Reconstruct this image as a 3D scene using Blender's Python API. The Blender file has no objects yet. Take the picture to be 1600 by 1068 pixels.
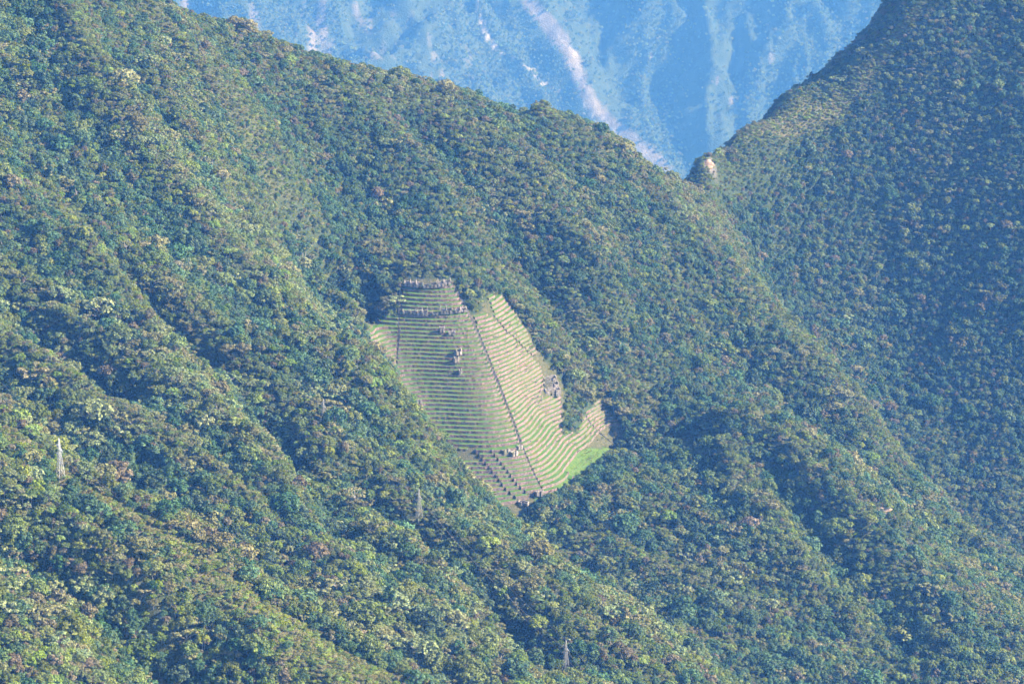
import bpy, bmesh, math, random
import numpy as np
from mathutils import Vector, Matrix

scene = bpy.context.scene
COL = scene.collection
random.seed(7); np.random.seed(7)
rng = np.random.default_rng(11)

# ================================================================= CAMERA, SKY, SUN, EXPOSURE
cam_data = bpy.data.cameras.new('camera'); cam = bpy.data.objects.new('camera', cam_data); COL.objects.link(cam)
cam_data.sensor_width = 36.0; cam_data.sensor_fit = 'HORIZONTAL'
cam_data.lens = 18.0 / math.tan(math.radians(9.0))
cam_data.clip_start = 5.0; cam_data.clip_end = 60000.0
cam.location = (0, 0, 2600.0); cam.rotation_euler = (math.radians(90 - 20), 0, 0)
scene.camera = cam

SUN_AZ, SUN_EL = math.radians(95.0), math.radians(35.0)      # azimuth clockwise from +Y (the way we look): from the right
world = bpy.data.worlds.new('World'); scene.world = world; world.use_nodes = True
wn = world.node_tree; bg = wn.nodes['Background']
sky = wn.nodes.new('ShaderNodeTexSky'); sky.sky_type = 'NISHITA'; sky.sun_disc = False
sky.sun_elevation = SUN_EL; sky.sun_rotation = SUN_AZ; sky.altitude = 2400; sky.air_density = 1.0; sky.dust_density = 1.0
wn.links.new(sky.outputs[0], bg.inputs[0]); bg.inputs[1].default_value = 0.095
sun_d = bpy.data.lights.new('sun', 'SUN'); sun_d.energy = 5.0; sun_d.angle = math.radians(0.6); sun_d.color = (1.0, 0.88, 0.72)
sun = bpy.data.objects.new('sun', sun_d); COL.objects.link(sun)
to_sun = Vector((math.sin(SUN_AZ) * math.cos(SUN_EL), math.cos(SUN_AZ) * math.cos(SUN_EL), math.sin(SUN_EL)))
sun.rotation_euler = to_sun.to_track_quat('Z', 'Y').to_euler(); sun.location = (1500, 3000, 3500)
vs = scene.view_settings
vs.view_transform = 'Standard'; vs.look = 'None'; vs.gamma = 1.0; vs.use_curve_mapping = False; vs.exposure = 1.8
cy = scene.cycles
cy.max_bounces = 5; cy.diffuse_bounces = 1; cy.glossy_bounces = 1; cy.transmission_bounces = 2; cy.volume_bounces = 0; cy.transparent_max_bounces = 4
cy.caustics_reflective = False; cy.caustics_refractive = False
cy.use_denoising = True
try:
    cy.denoiser = 'OPENIMAGEDENOISE'; cy.denoising_input_passes = 'RGB_ALBEDO_NORMAL'
except Exception: pass

# haze of the valley air
HAZE_COL = (0.10, 0.34, 1.0, 1.0); HAZE_DENSITY = 0.000032

# ---------------------------------------------------------------- camera model (metres)
CAM_Z = 2600.0
PITCH = math.radians(20.0)
HFOV = math.radians(18.0)
F = 800.0 / math.tan(HFOV / 2)          # focal length in photo pixels (1600 wide)

def spot(u, v, y):
    """world point seen at photo pixel (u,v) at ground distance y in front of the viewpoint"""
    cx, cz = (u - 800.0) / F, (534.0 - v) / F
    dy = math.cos(PITCH) + cz * math.sin(PITCH)
    dz = -math.sin(PITCH) + cz * math.cos(PITCH)
    return (cx / dy * y, y, CAM_Z + dz / dy * y)

def project(x, y, z):
    z = z - CAM_Z
    yc = y * math.cos(PITCH) - z * math.sin(PITCH)
    zc = y * math.sin(PITCH) + z * math.cos(PITCH)
    return 800 + F * x / yc, 534 - F * zc / yc, yc

# ---------------------------------------------------------------- noise
def _hash(ix, iy, seed):
    h = (ix.astype(np.int64) * 374761393 + iy.astype(np.int64) * 668265263 + seed * 1442695041) & 0xFFFFFFFF
    h = ((h ^ (h >> 13)) * 1274126177) & 0xFFFFFFFF
    return ((h ^ (h >> 16)) & 0xFFFFFF) / float(0xFFFFFF)

def vnoise(x, y, seed=0):
    x = np.asarray(x, float); y = np.asarray(y, float)
    ix = np.floor(x); iy = np.floor(y)
    fx = x - ix; fy = y - iy
    fx = fx * fx * fx * (fx * (fx * 6 - 15) + 10); fy = fy * fy * fy * (fy * (fy * 6 - 15) + 10)
    a = _hash(ix, iy, seed); b = _hash(ix + 1, iy, seed); c = _hash(ix, iy + 1, seed); d = _hash(ix + 1, iy + 1, seed)
    return (a + (b - a) * fx) * (1 - fy) + (c + (d - c) * fx) * fy

def fbm(x, y, seed=0, oct=4):
    s = 0.0; a = 0.5; t = 0.0
    for i in range(oct):
        s = s + a * vnoise(x, y, seed + i * 17); t += a; a *= 0.5; x = x * 2.03 + 3.1; y = y * 2.03 + 7.7
    return s / t

def ridged(x, y, seed=0, oct=3):
    s = 0.0; a = 0.5; t = 0.0
    for i in range(oct):
        s = s + a * (1 - np.abs(2 * vnoise(x, y, seed + i * 31) - 1)); t += a; a *= 0.5; x = x * 2.07 + 1.3; y = y * 2.07 + 5.1
    return s / t

# ---------------------------------------------------------------- thin plate spline
class Spline:
    def __init__(s, pts, lam=0.002):
        p = np.array(pts, float); s.c = p[:, :2] / 1000.0; n = len(p)
        K = s.k(s.c, s.c) + lam * np.eye(n)
        P = np.c_[np.ones(n), s.c]
        A = np.zeros((n + 3, n + 3)); A[:n, :n] = K; A[:n, n:] = P; A[n:, :n] = P.T
        s.w = np.linalg.solve(A, np.r_[p[:, 2], 0, 0, 0])
    @staticmethod
    def k(a, b):
        d2 = ((a[:, None, :] - b[None, :, :]) ** 2).sum(-1)
        return 0.5 * d2 * np.log(d2 + 1e-9)
    def __call__(s, x, y):
        sh = np.shape(x); q = np.c_[np.ravel(x), np.ravel(y)] / 1000.0
        out = np.empty(len(q)); n = len(s.c)
        for i in range(0, len(q), 40000):
            b = q[i:i + 40000]
            out[i:i + 40000] = s.k(b, s.c) @ s.w[:n] + s.w[n] + b @ s.w[n + 1:]
        return out.reshape(sh)

# ---------------------------------------------------------------- the mountainside
NEAR_CREST = [(-150, 575, 3040), (0, 662, 3000), (95, 738, 2960), (180, 805, 2920), (290, 868, 2880), (400, 940, 2840), (520, 1020, 2800), (640, 1090, 2760), (800, 1200, 2700)]
NEAR_FACE = [(0, 850, 2790), (0, 1068, 2590), (200, 1068, 2670), (380, 1068, 2730), (110, 950, 2720), (240, 960, 2760), (-150, 850, 2800), (-150, 1100, 2560), (0, 1350, 2380), (300, 1350, 2450), (600, 1350, 2540)]
NEAR_BACK = [(u_, v_ + 35, y_) for u_, v_, y_ in [(0, 735, 3150), (95, 805, 3110), (180, 870, 3065), (290, 930, 3020), (400, 1005, 2980), (520, 1085, 2930), (640, 1160, 2890)]]
MID_FACE = [(-150, 500, 3560), (-150, 200, 3960), (-150, -100, 4350), (0, 600, 3440), (0, 480, 3620), (0, 300, 3860), (0, 120, 4110), (0, -60, 4370),
            (130, 660, 3380), (220, 740, 3290), (330, 800, 3240), (430, 880, 3180), (540, 970, 3110), (660, 1050, 3040), (800, 1120, 2990),
            (120, 450, 3700), (250, 560, 3590), (380, 660, 3520), (500, 760, 3420), (600, 850, 3340), (720, 950, 3240), (860, 1040, 3180),
            (505, 660, 3620), (653, 805, 3440), (878, 1000, 3230), (1000, 1100, 3150),
            (120, 250, 4000), (250, 380, 3900), (380, 500, 3810), (200, 130, 4220), (330, 250, 4150)]
MID_CREST = [(390, 400, 4020), (470, 490, 3910), (545, 562, 3830), (600, 588, 3760), (665, 672, 3660), (725, 766, 3570), (790, 848, 3500), (880, 905, 3440), (1000, 965, 3370), (1150, 1080, 3280), (1300, 1200, 3200)]
MID_BACK = [(u_, v_ + 25, y_) for u_, v_, y_ in [(560, 600, 3990), (620, 665, 3900), (690, 745, 3810), (750, 822, 3730), (830, 880, 3680), (920, 925, 3640), (1040, 1005, 3570), (1190, 1110, 3470)]]
SITE = [(630, 448, 4344), (705, 442, 4344), (626, 510, 4286), (720, 510, 4284), (575, 505, 4292), (600, 570, 4228), (622, 575, 4231), (700, 575, 4229), (770, 575, 4236), (650, 650, 4168), (730, 650, 4168),
        (800, 650, 4180), (690, 715, 4112), (760, 715, 4112), (825, 715, 4126), (745, 760, 4078), (790, 790, 4055), (845, 775, 4080), (815, 805, 4046),
        (760, 500, 4306), (800, 545, 4284), (830, 600, 4260), (840, 640, 4240), (872, 640, 4258), (862, 600, 4292),
        (875, 700, 4190), (910, 715, 4210), (905, 665, 4262), (930, 690, 4262), (962, 690, 4302), (935, 640, 4318), (900, 740, 4160), (950, 665, 4320),
        (768, 465, 4352), (845, 575, 4300), (795, 490, 4345)]
SITE_RIGHT = [(880, 560, 4330), (930, 560, 4380), (860, 480, 4430), (985, 640, 4330), (1000, 740, 4175), (950, 790, 4080), (900, 840, 4010), (980, 860, 3990)]
ABOVE = [(580, 440, 4370), (500, 420, 4330), (520, 350, 4450), (560, 480, 4300), (660, 380, 4430), (740, 400, 4450), (620, 270, 4570), (450, 300, 4400), (480, 200, 4600), (330, 130, 4480), (760, 300, 4600), (820, 400, 4520), (880, 330, 4640), (960, 420, 4540)]
SKYLINE = [(u_, v_ + 9 + 9 * max(0, min(1, (560 - u_) / 200)), y_) for u_, v_, y_ in [(-200, -200, 4600), (-50, -130, 4640), (120, -70, 4670), (268, 0, 4700), (400, 47, 4730), (480, 87, 4750), (570, 120, 4785), (640, 135, 4805), (720, 147, 4830), (775, 168, 4855), (812, 190, 4880), (845, 170, 4880), (890, 187, 4900), (945, 203, 4910), (1000, 248, 4935), (1035, 280, 4955), (1068, 292, 4985)]]
SKY_FACE = [(700, 220, 4700), (810, 250, 4760), (930, 290, 4760), (1000, 340, 4740), (1060, 400, 4680), (1060, 500, 4520)]
RIGHT_CREST = [(1020, 520, 4505), (1105, 590, 4455), (1200, 655, 4305), (1300, 740, 4180), (1400, 835, 4075), (1500, 925, 3985), (1600, 1010, 3905), (1760, 1140, 3800)]
RIGHT_FACE = [(1040, 680, 4325), (1080, 780, 4160), (1180, 860, 3990), (1280, 950, 3890), (1400, 1040, 3800), (1100, 950, 3860), (1200, 1040, 3770), (1320, 1120, 3700), (1500, 1100, 3740), (1050, 850, 4005), (1650, 1200, 3640)]
RIGHT_BACK = [(1150, 600, 4500), (1250, 690, 4410), (1350, 780, 4300), (1450, 870, 4200), (1560, 965, 4090)]
SEC_CREST = [(1100, 365, 4810), (1180, 440, 4730), (1260, 545, 4620), (1350, 645, 4520), (1450, 760, 4400), (1550, 870, 4290), (1640, 950, 4210), (1760, 1050, 4120)]
SEC_BACK = [(u_, v_ + 35, y_) for u_, v_, y_ in [(1160, 470, 4840), (1250, 565, 4760), (1340, 665, 4670), (1440, 770, 4570), (1550, 890, 4450), (1660, 990, 4350)]]
RM_FACE = [(1130, 330, 5000), (1190, 400, 4970), (1290, 500, 4910), (1390, 600, 4840), (1490, 690, 4760), (1590, 790, 4670), (1720, 900, 4580), (1330, 370, 5020), (1450, 470, 4960), (1600, 560, 4890), (1250, 260, 5080), (1400, 200, 5130), (1520, 300, 5080), (1600, 200, 5150), (1550, 50, 5270), (1700, 350, 5040), (1750, 100, 5230), (1750, 600, 4850), (1750, -100, 5400), (1500, -60, 5360)]
RM_INNER = [(1115, 240, 5075), (1160, 207, 5100), (1220, 195, 5115), (1268, 176, 5140), (1300, 172, 5150), (1340, 122, 5190), (1400, 52, 5250), (1450, 0, 5300)]
RM_NOTCH = [(1150, 213, 5122), (1208, 184, 5185), (1262, 154, 5240), (1318, 110, 5300), (1372, 44, 5370)]
RM_OUTER = [(u_ + 6 + max(0, u_ - 1190) * .14, v_ + 8, y_) for u_, v_, y_ in [(1075, 287, 5010), (1100, 255, 5065), (1140, 215, 5150), (1195, 168, 5260), (1245, 128, 5330), (1290, 90, 5370), (1330, 50, 5410), (1358, 0, 5460), (1380, -60, 5520), (1420, -160, 5600)]]
def off_right(L): return [(u, v, y + 40 + 190 * min(1, max(0, (u - 1075) / 70.0)) + 90 * math.sin(math.pi * .5 * min(1, max(0, (u - 1075) / 300.0))) - 80 * min(1, max(0, (u - 1375) / 250.0))) for u, v, y in L]
RM_FACE, RM_INNER, RM_NOTCH, RM_OUTER = (off_right(q) for q in (RM_FACE, RM_INNER, RM_NOTCH, RM_OUTER))
BACKS = [(1010, 330, 5120), (1045, 350, 5180)] + [(u, v + 95, y + 260) for u, v, y in SKYLINE[1:16:2]] + [(u - 60, v + 110, y + 280) for u, v, y in RM_OUTER[::2]]
CTRL = (NEAR_CREST + NEAR_FACE + NEAR_BACK + MID_FACE + MID_CREST + MID_BACK + SITE + SITE_RIGHT + ABOVE + SKYLINE + SKY_FACE
        + RIGHT_CREST + RIGHT_FACE + RIGHT_BACK + SEC_CREST + SEC_BACK + RM_FACE + RM_INNER + RM_NOTCH + RM_OUTER + BACKS)
def far_y(u, v):
    """two flanks meeting in a crease: the left one turned to the right, the right one turned to the left"""
    uc = 925 + .47 * v; d = u - uc
    return 9250 - 1.9 * v - (.75 * -d if d < 0 else .45 * d)
FAR = [(u, v, far_y(u, v)) for u in (-250, 50, 300, 480, 640, 760, 850, 930, 1010, 1100, 1220, 1350, 1500, 1750) for v in (-220, -60, 60, 160, 260, 380, 520)]

BEHIND = [(x, y, z) for x in (-1200, -700, -200, 150, 380) for y, z in ((5500, 620), (5900, 450), (6400, 350), (6900, 300))] + [(600, 5950, 800), (600, 6400, 600), (620, 6900, 450), (950, 6300, 1000), (950, 6900, 600), (1500, 6300, 1300), (1500, 6900, 900)]
main_base = Spline([spot(*p) for p in CTRL] + BEHIND, 0.0004)
FAR = [(u, v, y * 2.35) for u, v, y in FAR]
far_base = Spline([spot(*p) for p in FAR], 0.01)

def smooth(a, b, t):
    t = np.clip((t - a) / (b - a), 0, 1); return t * t * (3 - 2 * t)

class Sheet:
    def __init__(s, fn, x0, x1, y0, y1, step):
        s.x0, s.y0, s.step = x0, y0, step
        s.xs = np.arange(x0, x1 + .1, step); s.ys = np.arange(y0, y1 + .1, step)
        s.X, s.Y = np.meshgrid(s.xs, s.ys)
        s.Z = fn(s.X, s.Y)
    def at(s, x, y):
        fx = np.clip((np.asarray(x, float) - s.x0) / s.step, 0, len(s.xs) - 1.001); fy = np.clip((np.asarray(y, float) - s.y0) / s.step, 0, len(s.ys) - 1.001)
        i = fx.astype(int); j = fy.astype(int); fx = fx - i; fy = fy - j; Z = s.Z
        return (Z[j, i] * (1 - fx) + Z[j, i + 1] * fx) * (1 - fy) + (Z[j + 1, i] * (1 - fx) + Z[j + 1, i + 1] * fx) * fy
    def hit(s, u, v, y0, y1, n=2400):
        """first point of the sheet met by the sight line through photo pixel (u,v)"""
        ys = np.linspace(y0, y1, n)
        a = np.array(spot(u, v, 1.0)); 
        x = a[0] * ys; z = CAM_Z + (a[2] - CAM_Z) * ys
        below = z < s.at(x, ys)
        k = int(np.argmax(below)) if below.any() else n - 1
        return np.array([x[k], ys[k], float(s.at(x[k], ys[k]))])

BASE = Sheet(main_base, -1300, 1500, 2150, 7000, 20.0)
CARVE = [  # (line on the photo, depth, half width): named hollows (negative) and ribs of the slope
    ([(190, 90), (260, 190), (340, 290), (430, 370), (520, 430), (570, 470)], -34, 34), ([(90, 60), (160, 170), (260, 300), (370, 420), (460, 500)], 22, 38),
    ([(230, 470), (330, 570), (420, 640), (470, 740), (520, 840)], -30, 30), ([(120, 420), (240, 560), (340, 700), (450, 800)], 16, 30),
    ([(0, 480), (90, 560), (200, 640)], -22, 26), ([(560, 760), (680, 880), (800, 990), (860, 1068)], -26, 28), ([(640, 180), (740, 300), (830, 420), (900, 520)], -15, 30),
    ([(1100, 700), (1160, 800), (1250, 900)], 10, 34), ([(1180, 760), (1280, 870), (1400, 990)], -24, 28),
    ([(1000, 420), (1080, 520), (1180, 610)], -9, 22), ([(60, 870), (180, 960), (280, 1060)], -22, 30), ([(0, 760), (120, 860), (250, 960)], 12, 26), ([(780, 230), (860, 340), (960, 480)], 9, 30), ([(838, 196), (852, 196)], 0, 17)]
CARVE = [([BASE.hit(u, v, 2200, 6850)[:2] for u, v in ln], dp, wd) for ln, dp, wd in CARVE]
def carve(x, y):
    z = 0 * x
    for ln, dp, wd in CARVE:
        d2 = np.full(np.shape(x), 1e12)
        for a, b in zip(ln[:-1], ln[1:]):
            e = b - a; t = np.clip(((x - a[0]) * e[0] + (y - a[1]) * e[1]) / (e @ e), 0, 1)
            d2 = np.minimum(d2, (x - a[0] - t * e[0]) ** 2 + (y - a[1] - t * e[1]) ** 2)
        z = z + 1.8 * dp * np.exp(-d2 / wd ** 2)
    return z

SITE_C = spot(770, 620, 4200)
def site_weight(x, y):
    """0 on the terraced nose, 1 out in the wild slope"""
    u = (x - SITE_C[0] - 20) / 190.0; v = (y - SITE_C[1] - 5) / 190.0
    return smooth(0.8, 1.35, np.sqrt(u * u + v * v))

CREST = [[np.array(spot(*p)[:2]) for p in L] for L in (SKYLINE, RM_OUTER)]
def line_dist(x, y, ln):
    d2 = np.full(np.shape(x), 1e12)
    for a, b in zip(ln[:-1], ln[1:]):
        e = b - a; t = np.clip(((x - a[0]) * e[0] + (y - a[1]) * e[1]) / (e @ e), 0, 1)
        d2 = np.minimum(d2, (x - a[0] - t * e[0]) ** 2 + (y - a[1] - t * e[1]) ** 2)
    return np.sqrt(d2)
KNOB = spot(846, 182, 4878); NOTCH = spot(808, 198, 4875)

def main_height(x, y):
    z = main_base(x, y)
    w = site_weight(x, y) * (.15 + .85 * smooth(10, 150, np.minimum(line_dist(x, y, CREST[0]), line_dist(x, y, CREST[1]))))
    z = z + 21 * np.exp(-((x - KNOB[0]) ** 2 + (y - KNOB[1]) ** 2) / 20 ** 2) - 9 * np.exp(-((x - NOTCH[0]) ** 2 + (y - NOTCH[1]) ** 2) / 18 ** 2)
    # gullies and ribs running down the fall line (down to the right and to the front)
    wx = x + 60 * (fbm(x / 260, y / 260, 5) - .5); wy = y + 60 * (fbm(x / 260, y / 260, 9) - .5)
    c = wx * 0.62 + wy * 0.78; d = wx * 0.78 - wy * 0.62
    g = ridged(c / 105, d / 380, 3, 3) - .55
    right = smooth(330, 560, x) * smooth(4750, 5050, y)
    c2 = wx; d2 = wy
    g2 = ridged(c2 / 95, d2 / 380, 8, 3) - .55
    big = ridged(c / 310, d / 900, 4, 2) - .55
    z = z + w * (carve(wx, wy) + (46 * g + 52 * big) * (1 - right) + 22 * g2 * right + 10 * (fbm(x / 60, y / 60, 21) - .5) + 4 * (fbm(x / 22, y / 22, 33) - .5))
    return z

SCAR = [(800, -60), (822, 0), (850, 35), (885, 75), (905, 120), (925, 165), (965, 200), (1005, 232), (1040, 268)]
def far_height(x, y):
    z = far_base(x, y); u, v, _ = project(x, y, z); x = x / 2.35; y = y / 2.35
    ds = np.full(np.shape(x), 1e9)
    for (a, b), (c, e) in zip(SCAR[:-1], SCAR[1:]):
        t = np.clip(((u - a) * (c - a) + (v - b) * (e - b)) / ((c - a) ** 2 + (e - b) ** 2), 0, 1); ds = np.minimum(ds, np.hypot(u - a - t * (c - a), v - b - t * (e - b)))
    calm = .22 + .78 * smooth(14, 70, ds)          # the landslide ran down a broad even rib
    wx = x + 200 * (fbm(x / 700, y / 700, 45) - .5); wy = y + 200 * (fbm(x / 700, y / 700, 49) - .5)
    lit = smooth(260, 40, x)
    c = wx * .75 + wy * .66; d = wx * .66 - wy * .75
    g = ridged(c / 330, d / 1100, 53, 4) - .55
    g2 = ridged(wx / 260, wy / 900, 59, 4) - .55
    return z + calm * (760 * g * lit + 620 * g2 * (1 - lit) + 330 * (fbm(x / 150, y / 150, 61) - .5)) + 110 * (fbm(x / 50, y / 50, 63) - .5) + 130 * np.exp(-(ds / 30) ** 2)

MAIN = Sheet(main_height, -1300, 1850, 2150, 6900, 7.5)
FARM = Sheet(far_height, -5300, 5300, 16500, 24600, 24.0)

# ================================================================= HELPERS
def tag(o, label=None, cat=None, group=None, kind=None):
    if label: o['label'] = label
    if cat: o['category'] = cat
    if group: o['group'] = group
    if kind: o['kind'] = kind
    return o

def empty(name, loc):
    o = bpy.data.objects.new(name, None); COL.objects.link(o); o.location = loc; o.empty_display_size = 1.0
    return o

class MB:
    """collects faces of one mesh"""
    def __init__(s): s.v = []; s.f = []
    def quad(s, a, b, c, d):
        n = len(s.v); s.v += [a, b, c, d]; s.f.append((n, n + 1, n + 2, n + 3))
    def tri(s, a, b, c):
        n = len(s.v); s.v += [a, b, c]; s.f.append((n, n + 1, n + 2))
    def hexa(s, p):
        """eight corners: 0-3 bottom loop, 4-7 top loop"""
        n = len(s.v); s.v += [tuple(q) for q in p]
        for f in ((3, 2, 1, 0), (4, 5, 6, 7), (0, 1, 5, 4), (1, 2, 6, 5), (2, 3, 7, 6), (3, 0, 4, 7)): s.f.append(tuple(n + i for i in f))
    def box(s, x0, x1, y0, y1, z0, z1):
        s.hexa([(x0, y0, z0), (x1, y0, z0), (x1, y1, z0), (x0, y1, z0), (x0, y0, z1), (x1, y0, z1), (x1, y1, z1), (x0, y1, z1)])
    def bar(s, a, b, w, w2=None):
        a = Vector(a); b = Vector(b); d = (b - a); l = d.length
        if l < 1e-6: return
        d /= l; up = Vector((0, 0, 1)) if abs(d.z) < .9 else Vector((1, 0, 0))
        p = d.cross(up).normalized(); q = d.cross(p).normalized(); w2 = w if w2 is None else w2
        c = [(-1, -1), (1, -1), (1, 1), (-1, 1)]
        s.hexa([a + p * (i * w / 2) + q * (j * w / 2) for i, j in c] + [b + p * (i * w2 / 2) + q * (j * w2 / 2) for i, j in c])
    def build(s, name, mat, parent=None, off=(0, 0, 0), smooth=False):
        me = bpy.data.meshes.new(name)
        v = np.array([tuple(p) for p in s.v], float) - np.array(off)
        me.from_pydata([tuple(p) for p in v], [], s.f); me.update()
        if mat is not None: me.materials.append(mat)
        if smooth: me.polygons.foreach_set('use_smooth', [True] * len(me.polygons))
        o = bpy.data.objects.new(name, me); COL.objects.link(o)
        if parent is not None: o.parent = parent
        else: o.location = off
        return o

# ================================================================= MATERIALS
def new_mat(name):
    m = bpy.data.materials.new(name); m.use_nodes = True
    nt = m.node_tree; nt.nodes.clear()
    out = nt.nodes.new('ShaderNodeOutputMaterial'); bs = nt.nodes.new('ShaderNodeBsdfPrincipled')
    nt.links.new(bs.outputs[0], out.inputs[0]); bs.inputs['Roughness'].default_value = .85; bs.inputs['Specular IOR Level'].default_value = .15
    return m, nt, bs

def N(nt, t, **kw):
    n = nt.nodes.new(t)
    for k, v in kw.items(): setattr(n, k, v)
    return n

def noise(nt, scale, vec=None, detail=4, rough=.6):
    n = N(nt, 'ShaderNodeTexNoise'); n.inputs['Scale'].default_value = scale; n.inputs['Detail'].default_value = detail; n.inputs['Roughness'].default_value = rough
    if vec is not None: nt.links.new(vec, n.inputs['Vector'])
    return n.outputs['Fac']

def ramp(nt, fac, stops):
    r = N(nt, 'ShaderNodeValToRGB'); e = r.color_ramp.elements
    while len(e) < len(stops): e.new(.5)
    for i, (p, c) in enumerate(stops): e[i].position = p; e[i].color = (*c, 1)
    nt.links.new(fac, r.inputs[0]); return r.outputs[0]

def mix(nt, fac, a, b, mode='MIX'):
    m = N(nt, 'ShaderNodeMix', data_type='RGBA', blend_type=mode)
    for s, x in ((m.inputs[0], fac), (m.inputs[6], a), (m.inputs[7], b)):
        if isinstance(x, (int, float)): s.default_value = x
        elif isinstance(x, tuple): s.default_value = (*x, 1)
        else: nt.links.new(x, s)
    return m.outputs[2]

def bump(nt, bs, h, strength, dist):
    b = N(nt, 'ShaderNodeBump'); b.inputs['Strength'].default_value = strength; b.inputs['Distance'].default_value = dist
    nt.links.new(h, b.inputs['Height']); nt.links.new(b.outputs[0], bs.inputs['Normal'])

def geo_pos(nt): return N(nt, 'ShaderNodeNewGeometry').outputs['Position']

def stone_mat(name, a, b, c, scale=.55):
    m, nt, bs = new_mat(name); pos = geo_pos(nt)
    vor = N(nt, 'ShaderNodeTexVoronoi'); vor.inputs['Scale'].default_value = scale; nt.links.new(pos, vor.inputs['Vector'])
    sep = N(nt, 'ShaderNodeSeparateColor'); nt.links.new(vor.outputs['Color'], sep.inputs[0])
    col = ramp(nt, sep.outputs[0], [(0.0, a), (.5, b), (1.0, c)])
    big = noise(nt, .045, pos, 5, .65)
    col = mix(nt, ramp(nt, big, [(.42, (0, 0, 0)), (.68, (1, 1, 1))]), col, (.15, .15, .09))     # lichen and moss stains
    nt.links.new(col, bs.inputs['Base Color'])
    bump(nt, bs, vor.outputs['Distance'], .7, .5)
    return m

M = {}
M['stone'] = stone_mat('terrace_stone', (.118, .080, .077), (.20, .132, .122), (.285, .20, .185))
M['ruin'] = stone_mat('ruin_stone', (.22, .19, .18), (.36, .31, .29), (.48, .42, .39), .8)
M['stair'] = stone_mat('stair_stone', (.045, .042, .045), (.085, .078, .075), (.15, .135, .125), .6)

def grass_mat():
    m, nt, bs = new_mat('terrace_grass'); pos = geo_pos(nt)
    n1 = noise(nt, .07, pos, 6, .7); n2 = noise(nt, .5, pos, 4, .6)
    c = ramp(nt, n1, [(.32, (.034, .10, .007)), (.50, (.065, .145, .010)), (.62, (.105, .135, .020)), (.78, (.16, .12, .05))])
    c = mix(nt, ramp(nt, n2, [(.52, (0, 0, 0)), (.72, (.8, .8, .8))]), c, (.07, .105, .03))
    nt.links.new(c, bs.inputs['Base Color']); bump(nt, bs, n2, .8, 1.0)
    return m
M['grass'] = grass_mat()

def ground_mat(name, far=False):
    m, nt, bs = new_mat(name); pos = geo_pos(nt)
    k = .12 if far else 1.0
    n1 = noise(nt, .02 * k, pos, 6, .65); n2 = noise(nt, .16 * k, pos, 5, .7); n3 = noise(nt, .7 * k, pos, 4, .7)
    base = ramp(nt, n2, [(.3, (.025, .042, .018)), (.55, (.042, .062, .024)), (.75, (.075, .085, .038))])
    dry = ramp(nt, n2, [(.3, (.07, .075, .03)), (.5, (.12, .11, .05)), (.72, (.19, .145, .09))])
    rock = ramp(nt, noise(nt, .045 * k, pos, 8, .75), [(.3, (.09, .08, .075)), (.5, (.17, .15, .14)), (.7, (.27, .235, .22))])
    white = ramp(nt, noise(nt, .06 * k, pos, 6, .7), [(.35, (.20, .18, .17)), (.65, (.40, .37, .35))])
    at = N(nt, 'ShaderNodeAttribute', attribute_name='zone'); sep = N(nt, 'ShaderNodeSeparateColor'); nt.links.new(at.outputs['Color'], sep.inputs[0])
    def rough_edge(s, amt=.5):
        a = N(nt, 'ShaderNodeMath', operation='MULTIPLY_ADD'); nt.links.new(n3 if not far else n2, a.inputs[0]); a.inputs[1].default_value = amt * 2; nt.links.new(s, a.inputs[2])
        b = N(nt, 'ShaderNodeMapRange'); nt.links.new(a.outputs[0], b.inputs[0]); b.inputs[1].default_value = amt + .25; b.inputs[2].default_value = amt + .75; return b.outputs[0]
    c = mix(nt, rough_edge(sep.outputs[0]), base, dry)
    c = mix(nt, rough_edge(at.outputs['Alpha'], .2), c, ramp(nt, n2, [(.3, (.05, .11, .015)), (.55, (.09, .15, .025)), (.75, (.17, .14, .06))]))
    c = mix(nt, rough_edge(sep.outputs[1], .3 if far else .5), c, rock)
    c = mix(nt, rough_edge(sep.outputs[2], .3 if far else .5), c, white)
    nt.links.new(c, bs.inputs['Base Color']); bump(nt, bs, n3, 1.0, 1.5 / k)
    return m
M['ground'] = ground_mat('mountain_ground'); M['far_ground'] = ground_mat('far_ground', True)

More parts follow.
